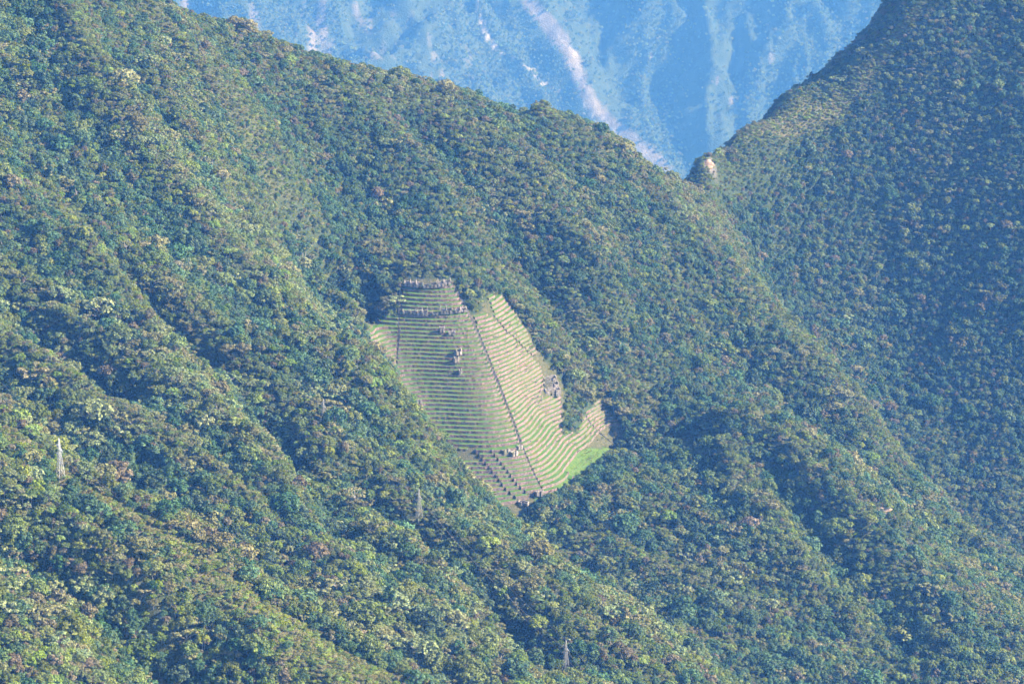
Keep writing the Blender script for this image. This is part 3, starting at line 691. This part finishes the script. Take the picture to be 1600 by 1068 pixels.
# ================================================================= PYLONS AND CABLES
def ground_hit(u, v): return MAIN.hit(u, v, 2200, 6850, 4000)
def pylon(base, h, yaw, label, mat='old_steel'):
    e = empty('pylon', tuple(base)); tag(e, label, 'pylon', 'lattice pylons on the wooded spurs'); e.rotation_euler = (0, 0, yaw)
    B, Wt, T = 3.6, 1.15, .55; zw = h * .62; zt = h * .93
    def half(z): return B + (Wt - B) * z / zw if z < zw else Wt + (T - Wt) * (z - zw) / (zt - zw)
    for sx, sy in ((-1, -1), (1, -1), (1, 1), (-1, 1)):
        m = MB(); m.bar((sx * B, sy * B, -6), (sx * Wt, sy * Wt, zw), .30, .26); m.bar((sx * Wt, sy * Wt, zw), (sx * T, sy * T, zt), .26, .22); m.bar((sx * T, sy * T, zt), (0, 0, h), .4, .3)
        m.build('leg', M[mat], e)
    zs = [0]; 
    while zs[-1] < zt - 1: zs.append(min(zt, zs[-1] + max(2.2, half(zs[-1]) * 1.75)))
    for k in range(4):
        m = MB(); cs = [(-1, -1), (1, -1), (1, 1), (-1, 1)]; a, b = cs[k], cs[(k + 1) % 4]
        for z0, z1 in zip(zs[:-1], zs[1:]):
            h0, h1 = half(z0), half(z1)
            m.bar((a[0] * h0, a[1] * h0, z0), (b[0] * h1, b[1] * h1, z1), .085); m.bar((b[0] * h0, b[1] * h0, z0), (a[0] * h1, a[1] * h1, z1), .085); m.bar((a[0] * h1, a[1] * h1, z1), (b[0] * h1, b[1] * h1, z1), .085)
        m.build('bracing', M[mat], e)
    tips = []
    for s, z in ((-1, .80), (1, .70), (-1, .60)):
        z *= h; r = half(z); tip = (s * 5.4, 0, z + .3); m = MB()
        for sy in (-1, 1): m.bar((s * r, sy * r, z), tip, .34); m.bar((s * r, sy * r, z + 2.2), tip, .3); m.bar((s * (r + 2.3), sy * r * .5, z + .1), (s * r, sy * r, z + 2.2), .22)
        arm = m.build('crossarm', M[mat], e)
        m = MB()
        for q in range(5): m.bar((tip[0], 0, tip[2] - .1 - q * .36), (tip[0], 0, tip[2] - .36 - q * .36), .34, .2)
        m.build('insulator', M[mat], arm); tips.append(Vector((tip[0], 0, tip[2] - 1.9)))
    tips.append(Vector((0, 0, h)))
    R = Matrix.Rotation(yaw, 3, 'Z')
    return [R @ t + Vector(tuple(base)) for t in tips]
def lead(u, v, y):
    p = spot(u, v, y); return p
b1 = ground_hit(95, 746); b2 = ground_hit(506, 668); b3 = ground_hit(655, 812); b4 = ground_hit(884, 1052)
t1 = pylon(b1, 41, math.radians(-52), 'tall white lattice pylon on the grassy crest of the lower left spur', 'steel')
t2 = pylon(b2 , 37, math.radians(-50), 'slim grey pylon among trees, highest of the three left of the terraces')
t3 = pylon(b3 , 37, math.radians(-50), 'slim grey pylon among trees just left of the lowest terraces')
t4 = pylon(b4, 40, math.radians(-50), 'grey lattice pylon on the bare slope near the bottom centre')
def cable(a, b, sag, label, group):
    m = MB(); n = 28; pts = []
    for i in range(n + 1):
        t = i / n; p = Vector(a).lerp(Vector(b), t); p.z -= sag * 4 * t * (1 - t); pts.append(p)
    for p, q in zip(pts[:-1], pts[1:]): m.bar(p, q, .07)
    o = m.build('power_cable', M['cable'], None, tuple(pts[0])); tag(o, label, 'cable', group)
def span(ta, tb, sag, label, group):
    for i, (a, b) in enumerate(zip(ta, tb)): cable(a, b, sag * (1 - .15 * (i == 3)), label % ['upper left', 'right-hand', 'lower left', 'topmost earth'][i], group)
def away(t, base, dxyz): return [Vector(p) + Vector(dxyz) for p in t]
w0 = ground_hit(2, 560); 
span(t1, away(t1, b1, (-190, 230, 95)), 8, '%s cable rising to the left from the white pylon', 'cables left of the white pylon')
q = ground_hit(690, 1066); span(t1, away(t1, b1, tuple(np.array(spot(650, 1130, 2780)) - b1)), 14, '%s cable falling to the right from the white pylon', 'cables along the lower left spur')
g0 = ground_hit(330, 470)
span(t2, away(t2, b2, tuple(g0 - b2 + np.array([0, 0, 6]))), 10, '%s cable rising left from the highest slim pylon', 'cables left of the highest slim pylon')
span(t2, t3, 7, '%s cable between the two slim pylons left of the terraces', 'cables between the slim pylons')
span(t3, t4, 9, '%s cable between the lower slim pylon and bottom centre pylon', 'cables down to the bottom pylon')
span(t4, away(t4, b4, (130, -130, -95)), 6, '%s cable leaving the bottom centre pylon to the right', 'cables right of the bottom pylon')

# ================================================================= ROCK OUTCROPS
def outcrop(u, v, w, h, seed, label, lean=.75):
    c = ground_hit(u, v); rs = random.Random(seed); bm = bmesh.new(); bmesh.ops.create_icosphere(bm, subdivisions=3, radius=1.0)
    for vv in bm.verts:
        n = float(fbm(vv.co.x * 1.7 + seed, vv.co.z * 1.7 + vv.co.y, seed, 3)); k = .65 + .75 * n
        vv.co = Vector((vv.co.x * w * k, vv.co.y * w * .45 * k, vv.co.z * h * k)); vv.co.y += vv.co.z * lean
    me = bpy.data.meshes.new('rock_outcrop'); bm.to_mesh(me); bm.free(); me.materials.append(M['rock'])
    o = bpy.data.objects.new('rock_outcrop', me); COL.objects.link(o); o.location = (c[0], c[1] + w * .2, c[2] + h * .12); tag(o, label, 'rock', 'bare rock patches on the slopes')
outcrop(1106, 259, 10, 7, 3, 'orange bare rock face beside the saddle on the right mountain')
outcrop(1331, 638, 4, 6, 5, 'small pale rock patch on the ridge right of the terraces')
outcrop(1384, 797, 8, 2.5, 8, 'pale flat rock ledge on the wooded ridge at the lower right')
outcrop(868, 1032, 5, 4, 15, 'pale bare earth patch next to the bottom centre pylon')
outcrop(1236, 1042, 4, 6, 19, 'pinkish rock patch near the bottom edge right of centre')

# ================================================================= TREES
def leaf_mesh(name, cl, leaf, per, mat, seed, fl=.9):
    """leaf sprays: cl = clumps (x,y,z,r); each clump is a domed spray of leaf faces"""
    r = np.random.default_rng(seed); V = []; T = []
    for (cx, cy, cz, cr) in cl:
        n = per
        d = r.normal(size=(n, 3)); d /= np.linalg.norm(d, axis=1)[:, None]; d[:, 2] = np.abs(d[:, 2]) * .95 - .18
        rad = cr * r.uniform(.55, 1.05, n)[:, None]
        p = np.array([cx, cy, cz]) + d * rad * np.array([1, 1, fl])
        nrm = d + r.normal(size=(n, 3)) * .33 + np.array([0, 0, .25]); nrm /= np.linalg.norm(nrm, axis=1)[:, None]
        a = np.cross(nrm, r.normal(size=(n, 3))); a /= np.linalg.norm(a, axis=1)[:, None]; b = np.cross(nrm, a)
        s = leaf * r.uniform(.6, 1.4, n)[:, None]; k = r.uniform(.45, .9, n)[:, None]
        q = np.stack([p - a * s, p - b * s * k, p + a * s, p + b * s * k + nrm * s * .2], 1)
        V.append(q.reshape(-1, 3)); T.append(np.repeat(np.clip(r.normal(.45, .25, n) + r.normal(0, .12), 0, 1), 4))
    V = np.concatenate(V); T = np.concatenate(T).astype(np.float32)
    me = bpy.data.meshes.new(name); f = np.arange(len(V)).reshape(-1, 4)
    me.from_pydata(V.tolist(), [], f.tolist()); at = me.attributes.new('leaf_tone', 'FLOAT', 'POINT'); at.data.foreach_set('value', T)
    me.materials.append(mat); me.update(); return me

def crown_clumps(kind, r):
    """unit tree of height ~1 (scaled later): clumps of foliage on limbs"""
    out = []
    if kind in ('broad', 'round'):
        n = 15; R, Hh, zc = (.40, .27, .66) if kind == 'broad' else (.31, .33, .60)
        for i in range(n):
            t = (i + .5) / n; a = i * 2.4 + r.uniform(-.4, .4); c = 1 - 1.4 * t; s = math.sqrt(max(0, 1 - c * c)); k = r.uniform(.72, 1.12)
            out.append((R * s * k * math.cos(a), R * s * k * math.sin(a), zc + Hh * c * r.uniform(.8, 1.1), r.uniform(.12, .20)))
    elif kind == 'tall':
        n = 14
        for i in range(n):
            t = i / (n - 1); a = i * 2.4 + r.uniform(-.5, .5); rr = (.08 + .17 * math.sin(math.pi * min(1, t * .9 + .15))) * r.uniform(.5, 1.2); out.append((rr * math.cos(a), rr * math.sin(a), .38 + .6 * t, r.uniform(.10, .15)))
    elif kind == 'open':
        n = r.integers(8, 11)
        for i in range(n):
            a = i * 2.4 + r.uniform(-.6, .6); rr = r.uniform(.15, .48); out.append((rr * math.cos(a), rr * math.sin(a), .88 - .45 * rr + r.uniform(-.12, .06), r.uniform(.10, .16)))
    elif kind == 'bush':
        n = 7
        for i in range(n):
            a = i * 2.4 + r.uniform(-.5, .5); rr = .36 * math.sqrt((i + .3) / n); out.append((rr * math.cos(a), rr * math.sin(a), .35 + r.uniform(-.1, .2) - rr * .4, r.uniform(.2, .3)))
    return out

def trunk_mesh(name, cl, seed):
    m = MB(); r = random.Random(seed); fork = (r.uniform(-.02, .02), r.uniform(-.02, .02), .42)
    def tube(a, b, ra, rb, n=5):
        a = Vector(a); b = Vector(b); d = (b - a).normalized(); p = d.cross(Vector((.3, 1, .2))).normalized(); q = d.cross(p)
        A = [a + (p * math.cos(i * 6.2832 / n) + q * math.sin(i * 6.2832 / n)) * ra for i in range(n)]; B = [b + (p * math.cos(i * 6.2832 / n) + q * math.sin(i * 6.2832 / n)) * rb for i in range(n)]
        for i in range(n): m.quad(A[i], A[(i + 1) % n], B[(i + 1) % n], B[i])
    tube((0, 0, -.25), (fork[0] * .4, fork[1] * .6, .15), .030, .023); tube((fork[0] * .4, fork[1] * .6, .15), fork, .023, .018)
    for c in cl:
        mid = (fork[0] * .45 + c[0] * .55, fork[1] * .45 + c[1] * .55, fork[2] * .35 + c[2] * .65 - .02)
        tube(fork, mid, .012, .009, 4); tube(mid, (c[0], c[1], c[2] + c[3] * .45), .009, .004, 4)
    me = bpy.data.meshes.new(name); me.from_pydata([tuple(v) for v in m.v], [], m.f); me.materials.append(M['bark']); me.update(); return me

KINDS = [('olive', 'broad'), ('olive', 'round'), ('bluish', 'broad'), ('bluish', 'round'), ('tan', 'open'), ('tan', 'broad'), ('lime', 'broad'), ('lime', 'bush'),
         ('dark', 'round'), ('dark', 'tall'), ('rust', 'round'), ('rust', 'tall'), ('pale', 'open'), ('pale', 'broad'), ('olive', 'bush'), ('tan', 'bush'), ('bluish', 'tall'), ('olive', 'open')]
KIX = {k: i for i, k in enumerate(KINDS)}
CROWN, TRUNK = [], []
protos = bpy.data.collections.new('tree_kinds'); far_protos = bpy.data.collections.new('far_tree_kinds')     # not linked to the scene: sources of the forest
for i, (colr, kind) in enumerate(KINDS):
    r = np.random.default_rng(500 + i); cl = crown_clumps(kind, r)
    per = {'broad': 64, 'round': 64, 'tall': 52, 'open': 56, 'bush': 70}[kind]; lf = {'bush': .060}.get(kind, .044)
    cm = leaf_mesh('crown', cl, lf, per, M['leaf_' + colr], 900 + i, 1.0 if kind != 'open' else .75); tm = trunk_mesh('trunk', cl, 40 + i)
    CROWN.append(cm); TRUNK.append(tm)
    bm = bmesh.new(); bm.from_mesh(cm); nf = len(bm.faces); bm.from_mesh(tm)
    jm = bpy.data.meshes.new('tree_kind'); bm.faces.ensure_lookup_table()
    for k in range(nf, len(bm.faces)): bm.faces[k].material_index = 1
    bm.to_mesh(jm); bm.free(); jm.materials.append(M['leaf_' + colr]); jm.materials.append(M['bark'])
    o = bpy.data.objects.new('tree_kind_%02d' % i, jm); protos.objects.link(o)
for i, (colr, kind) in enumerate([('olive', 'round'), ('bluish', 'round'), ('dark', 'tall'), ('pale', 'round'), ('tan', 'round'), ('lime', 'round')]):
    cl = crown_clumps(kind, np.random.default_rng(700 + i)); cm = leaf_mesh('far_crown', cl, .10, 7, M['far_' + colr], 1200 + i, .8)
    far_protos.objects.link(bpy.data.objects.new('far_tree_kind_%02d' % i, cm))

def scatter_nodes(coll):
    g = bpy.data.node_groups.new('scatter_' + coll.name, 'GeometryNodeTree')
    g.interface.new_socket('Geometry', in_out='INPUT', socket_type='NodeSocketGeometry'); g.interface.new_socket('Geometry', in_out='OUTPUT', socket_type='NodeSocketGeometry')
    gi = g.nodes.new('NodeGroupInput'); go = g.nodes.new('NodeGroupOutput'); iop = g.nodes.new('GeometryNodeInstanceOnPoints'); ci = g.nodes.new('GeometryNodeCollectionInfo')
    ci.inputs['Collection'].default_value = coll; ci.inputs['Separate Children'].default_value = True; ci.inputs['Reset Children'].default_value = True
    def attr(n, t):
        a = g.nodes.new('GeometryNodeInputNamedAttribute'); a.data_type = t; a.inputs['Name'].default_value = n; return a.outputs['Attribute']
    L = g.links.new
    L(gi.outputs[0], iop.inputs['Points']); L(ci.outputs[0], iop.inputs['Instance']); iop.inputs['Pick Instance'].default_value = True
    L(attr('which', 'INT'), iop.inputs['Instance Index']); L(attr('turn', 'FLOAT_VECTOR'), iop.inputs['Rotation']); L(attr('size', 'FLOAT_VECTOR'), iop.inputs['Scale'])
    L(iop.outputs[0], go.inputs[0]); return g
def scatter(name, P, which, turn, size, coll, label, cat):
    me = bpy.data.meshes.new(name); me.vertices.add(len(P)); me.vertices.foreach_set('co', np.ascontiguousarray(P, np.float32).ravel())
    me.attributes.new('which', 'INT', 'POINT').data.foreach_set('value', np.ascontiguousarray(which, np.int32))
    me.attributes.new('turn', 'FLOAT_VECTOR', 'POINT').data.foreach_set('vector', np.ascontiguousarray(turn, np.float32).ravel())
    me.attributes.new('size', 'FLOAT_VECTOR', 'POINT').data.foreach_set('vector', np.ascontiguousarray(size, np.float32).ravel())
    o = bpy.data.objects.new(name, me); COL.objects.link(o); md = o.modifiers.new('scatter', 'NODES'); md.node_group = scatter_nodes(coll)
    tag(o, label, cat, kind='stuff'); return o

def jitter_grid(x0, x1, y0, y1, s):
    x, y = np.meshgrid(np.arange(x0, x1, s), np.arange(y0, y1, s)); x = x + rng.uniform(-.5, .5, x.shape) * s; y = y + rng.uniform(-.5, .5, y.shape) * s
    return x.ravel(), y.ravel()
def seen(sh, x, y, z, tol, reach, n=40):
    """keep what a sight line from near the viewpoint could reach over the ground in front"""
    ok = np.ones(len(x), bool)
    for t in np.linspace(12, reach, n):
        L = np.sqrt(x * x + y * y); k = 1 - t / L
        ok &= (z + (CAM_Z - z) * (t / L) + tol) > sh.at(x * k, y * k)
    return ok
def slope_area(sh, x, y):
    e = sh.step; gx = (sh.at(x + e, y) - sh.at(x - e, y)) / (2 * e); gy = (sh.at(x, y + e) - sh.at(x, y - e)) / (2 * e); return np.sqrt(1 + gx * gx + gy * gy), gx, gy
def zone_at(sh, zone, x, y, ch):
    b = sh.Z; sh.Z = zone[..., ch]; r = sh.at(x, y); sh.Z = b; return r

tx, ty = jitter_grid(-1250, 1800, 2200, 6850, 5.1)
tz = MAIN.at(tx, ty); u, v, d = project(tx, ty, tz)
k = (u > -140) & (u < 1740) & (v > -110) & (v < 1190); tx, ty, tz = tx[k], ty[k], tz[k]
area, gx, gy = slope_area(MAIN, tx, ty)
k = rng.random(len(tx)) < np.minimum(1, .62 * area ** 1.6); tx, ty, tz, gx, gy = tx[k], ty[k], tz[k], gx[k], gy[k]
k = seen(MAIN, tx, ty, tz, 24, 700); tx, ty, tz, gx, gy = tx[k], ty[k], tz[k], gx[k], gy[k]
k = ~on_site(tx, ty, tz); tx, ty, tz, gx, gy = tx[k], ty[k], tz[k], gx[k], gy[k]
dry = zone_at(MAIN, zone_main, tx, ty, 0); rock = zone_at(MAIN, zone_main, tx, ty, 1)
k = (rng.random(len(tx)) > rock * .95) & (rng.random(len(tx)) > dry * .2)
for b in (b1, b2, b3, b4): k &= (np.hypot(tx - b[0], ty - b[1] + 5) > (13 if b[1] < 3300 else 8)) & ~((np.abs(tx - b[0]) < 8) & (ty < b[1] + 8) & (ty > b[1] - (42 if b[1] < 3300 else 16)))
tx, ty, tz, gx, gy, dry = tx[k], ty[k], tz[k], gx[k], gy[k], dry[k]
n = len(tx)
# hollows carry taller, darker trees; ribs and crests lower, paler scrub; leaf colours also paint in shaded hollows and lit ribs
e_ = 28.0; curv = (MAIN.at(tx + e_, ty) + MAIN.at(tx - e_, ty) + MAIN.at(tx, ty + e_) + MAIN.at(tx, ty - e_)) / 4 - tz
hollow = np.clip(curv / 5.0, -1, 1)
patch = fbm(tx / 150, ty / 150, 91, 3); patch2 = fbm(tx / 70, ty / 70, 95, 3)
near = smooth(3300, 2900, ty); rightm = smooth(300, 560, tx) * smooth(4700, 5000, ty); upper = smooth(4150, 4500, ty)
W = np.zeros((n, len(KINDS)))
def add(k, w): W[:, KIX[k]] += np.clip(w, 0, None)
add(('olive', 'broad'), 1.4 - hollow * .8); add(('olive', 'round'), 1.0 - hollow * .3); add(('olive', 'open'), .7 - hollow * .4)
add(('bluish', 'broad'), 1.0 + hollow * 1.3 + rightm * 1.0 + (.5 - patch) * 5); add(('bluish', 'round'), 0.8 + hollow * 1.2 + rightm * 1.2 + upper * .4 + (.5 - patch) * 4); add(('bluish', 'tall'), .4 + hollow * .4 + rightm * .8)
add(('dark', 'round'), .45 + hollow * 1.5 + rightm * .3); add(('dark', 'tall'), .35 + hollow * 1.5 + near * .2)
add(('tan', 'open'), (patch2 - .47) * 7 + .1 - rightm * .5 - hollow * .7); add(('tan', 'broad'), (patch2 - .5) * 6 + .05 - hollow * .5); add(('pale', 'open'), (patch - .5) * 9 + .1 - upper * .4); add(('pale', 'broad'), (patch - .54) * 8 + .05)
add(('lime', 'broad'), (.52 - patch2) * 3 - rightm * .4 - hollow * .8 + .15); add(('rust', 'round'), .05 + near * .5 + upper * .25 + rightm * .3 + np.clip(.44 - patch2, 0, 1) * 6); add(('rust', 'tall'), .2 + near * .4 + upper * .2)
bushy = smooth(.32, .8, dry)[:, None]
W *= (1 - .96 * bushy)
add(('lime', 'bush'), .25 + 5 * dry); add(('olive', 'bush'), .7 + 4 * dry + upper * .8); add(('tan', 'bush'), .3 + 5 * dry + upper * .3)
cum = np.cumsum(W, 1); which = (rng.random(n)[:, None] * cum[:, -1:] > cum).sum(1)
hgt = (11.2 + 3.2 * hollow + 10.0 * (patch2 - .5) + 2.0 * near) * np.exp(rng.normal(0, .26, n)) * (1 - .20 * upper)
isb = np.array([k[1] == 'bush' for k in KINDS])[which]
hgt = np.where(isb, rng.uniform(3.0, 6.5, n), np.clip(hgt, 5.0, 24)); hgt = np.where(isb, hgt, hgt * (1 - .45 * np.clip(dry * 1.4, 0, 1)))
hgt = hgt * np.where(rng.random(n) < .07, 1.45, 1.0)
wide = rng.uniform(.8, 1.3, n) * np.where(isb, 1.5, 1.05)
turn = np.stack([rng.normal(0, .10, n) - gy * 0, rng.normal(0, .10, n), rng.uniform(0, 6.283, n)], 1)
P = np.stack([tx, ty, tz - .3], 1); size = np.stack([hgt * wide, hgt * wide, hgt], 1)

# the 300 trees that show largest stand as trees of their own, the rest is the forest
u, v, d = project(tx, ty, tz + hgt * .7)
infr = (u > 12) & (u < 1588) & (v > 15) & (v < 1050) & ~isb & seen(MAIN, tx, ty, tz + hgt * .75, -1.0, 500)
app = np.where(infr, hgt * wide / d, 0); order = np.argsort(-app)
picked = []; cells = {}
for i in order:
    if len(picked) >= 300 or app[i] <= 0: break
    c = (int(u[i] // 13), int(v[i] // 13))
    if any((c[0] + a, c[1] + b) in cells for a in (-1, 0, 1) for b in (-1, 0, 1)): continue     # no two so close that one hides the other
    cells[c] = i; picked.append(i)
mask = np.zeros(n, bool); mask[picked] = True
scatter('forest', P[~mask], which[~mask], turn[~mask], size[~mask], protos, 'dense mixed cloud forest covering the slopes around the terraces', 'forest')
COLOUR_WORD = {'olive': 'olive green', 'bluish': 'bluish green', 'tan': 'tan', 'lime': 'yellow-green', 'dark': 'dark green', 'rust': 'rust brown', 'pale': 'pale grey-green'}
SHAPE_WORD = {'broad': 'broad-crowned', 'round': 'round', 'tall': 'slender', 'open': 'open-branched'}
def place(uu, vv):
    col_ = next(w for lim, w in ((130, 'at left edge'), (300, 'left of grassy spur'), (520, 'on grassy spur'), (760, 'right of grassy spur'), (960, 'near bottom pylon'), (1250, 'right of bottom pylon'), (9999, 'at lower right')) if uu < lim)
    row = next(w for lim, w in ((620, 'far above white pylon'), (745, 'level with white pylon'), (830, 'just below white pylon'), (910, 'midway to bottom edge'), (985, 'in lowest rows but one'), (9999, 'in the bottom row')) if vv < lim)
    return col_, row
groups = {}
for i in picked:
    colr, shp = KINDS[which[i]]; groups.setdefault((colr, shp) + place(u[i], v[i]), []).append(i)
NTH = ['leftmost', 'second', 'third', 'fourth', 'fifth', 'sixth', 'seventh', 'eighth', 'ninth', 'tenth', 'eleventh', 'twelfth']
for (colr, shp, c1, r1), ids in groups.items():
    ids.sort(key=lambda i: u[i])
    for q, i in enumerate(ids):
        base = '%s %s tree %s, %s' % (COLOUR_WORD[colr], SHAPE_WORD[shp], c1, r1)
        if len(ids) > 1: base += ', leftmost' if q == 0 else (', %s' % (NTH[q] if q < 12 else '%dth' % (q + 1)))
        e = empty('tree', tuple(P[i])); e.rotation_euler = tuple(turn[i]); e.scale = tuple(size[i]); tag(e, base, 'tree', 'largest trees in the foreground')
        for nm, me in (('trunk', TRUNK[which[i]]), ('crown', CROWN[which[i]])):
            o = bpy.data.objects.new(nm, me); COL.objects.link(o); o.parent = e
print('TREES', n, 'picked', len(picked), 'min px', app[picked[-1]] * F)

# low undergrowth between the trees and on the dry crests
bx, by = jitter_grid(-1250, 1800, 2200, 6850, 4.6); bz = MAIN.at(bx, by); u2, v2, d2 = project(bx, by, bz)
k = (u2 > -100) & (u2 < 1700) & (v2 > -60) & (v2 < 1150); bx, by, bz = bx[k], by[k], bz[k]
dr = zone_at(MAIN, zone_main, bx, by, 0); k = rng.random(len(bx)) < .45 + 1.2 * dr; bx, by, bz, dr = bx[k], by[k], bz[k], dr[k]
k = seen(MAIN, bx, by, bz, 6, 600) & ~on_site(bx, by, bz) & (rng.random(len(bx)) > zone_at(MAIN, zone_main, bx, by, 1)); bx, by, bz, dr = bx[k], by[k], bz[k], dr[k]
nb = len(bx); bush_ids = [KIX[('olive', 'bush')], KIX[('lime', 'bush')], KIX[('tan', 'bush')]]
wb = np.array(bush_ids)[np.where(rng.random(nb) < .5 - .3 * dr, 0, np.where(rng.random(nb) < .5, 1, 2))]
hb = rng.uniform(1.6, 3.8, nb) * (1 + .5 * dr); sb = hb * rng.uniform(1.3, 2.0, nb)
scatter('undergrowth', np.stack([bx, by, bz - .1], 1), wb, np.stack([0 * bx, 0 * bx, rng.uniform(0, 6.28, nb)], 1), np.stack([sb, sb, hb], 1), protos, 'low scrub and ferns between the trees and on dry crests', 'undergrowth')

# tufts and small shrubs on the terraces
sx, sy = jitter_grid(-220, 210, 4020, 4400, 3.4); sz = SITE_SH.at(sx, sy); k = on_site(sx, sy, sz); sx, sy, sz = sx[k], sy[k], sz[k]
k = rng.random(len(sx)) < .10 + .9 * np.clip(fbm(sx / 22, sy / 22, 131) - .56, 0, 1) * 2 + .25 * smooth(880 + 0 * sx, 930, project(sx, sy, sz)[0]); sx, sy, sz = sx[k], sy[k], sz[k]
ns = len(sx); hs = rng.uniform(.8, 2.2, ns)
scatter('terrace_shrubs', np.stack([sx, sy, sz + 2.4], 1), np.array(bush_ids)[rng.integers(0, 3, ns)], np.stack([0 * sx, 0 * sx, rng.uniform(0, 6.28, ns)], 1), np.stack([hs * 1.3, hs * 1.3, hs * 1.5], 1), protos, 'small shrubs and tufts growing on the terrace treads', 'shrubs')

# the far mountain's woods
fx, fy = jitter_grid(-4900, 4900, 16700, 24400, 21.0); fz = FARM.at(fx, fy); u3, v3, d3 = project(fx, fy, fz)
k = (u3 > 150) & (u3 < 1500) & (v3 > -80) & (v3 < 400); fx, fy, fz = fx[k], fy[k], fz[k]
bare = np.clip(zone_at(FARM, zone_far, fx, fy, 1) * .9 + zone_at(FARM, zone_far, fx, fy, 2) * 1.2, 0, 1)
k = (rng.random(len(fx)) > bare * 1.15) & (rng.random(len(fx)) < .25 + 1.6 * smooth(.40, .62, fbm(fx / 320, fy / 900, 147))) & seen(FARM, fx, fy, fz, 70, 3200, 34); fx, fy, fz = fx[k], fy[k], fz[k]; nf = len(fx)
hf = rng.uniform(12, 30, nf) * (.8 + .5 * fbm(fx / 190, fy / 190, 141)); wf = hf * rng.uniform(.75, 1.15, nf)
scatter('far_forest', np.stack([fx, fy, fz - .5], 1), rng.choice(6, nf, p=[.34, .28, .24, .02, .04, .08]), np.stack([0 * fx, 0 * fx, rng.uniform(0, 6.28, nf)], 1), np.stack([wf, wf, hf], 1), far_protos, 'distant blue-hazed forest on the steep mountain behind', 'forest')
print('COUNTS forest', n, 'undergrowth', nb, 'shrubs', ns, 'far', nf)

# ================================================================= HAZE
hz = MB(); zlo = min(MAIN.Z.min(), FARM.Z.min()) - 2; hz.box(-8200, 8200, -600, 25800, zlo, 2640)
ho = hz.build('haze', None); tag(ho, 'blue mountain haze filling the valleys', 'haze', kind='stuff')
hm = bpy.data.materials.new('haze_air'); hm.use_nodes = True; nt = hm.node_tree; nt.nodes.clear()
out = nt.nodes.new('ShaderNodeOutputMaterial'); pv = nt.nodes.new('ShaderNodeVolumePrincipled')
pv.inputs['Color'].default_value = HAZE_COL; pv.inputs['Absorption Color'].default_value = (1, 1, 1, 1); pv.inputs['Density'].default_value = HAZE_DENSITY; pv.inputs['Anisotropy'].default_value = 0.0
nt.links.new(pv.outputs[0], out.inputs['Volume']); ho.data.materials.append(hm)
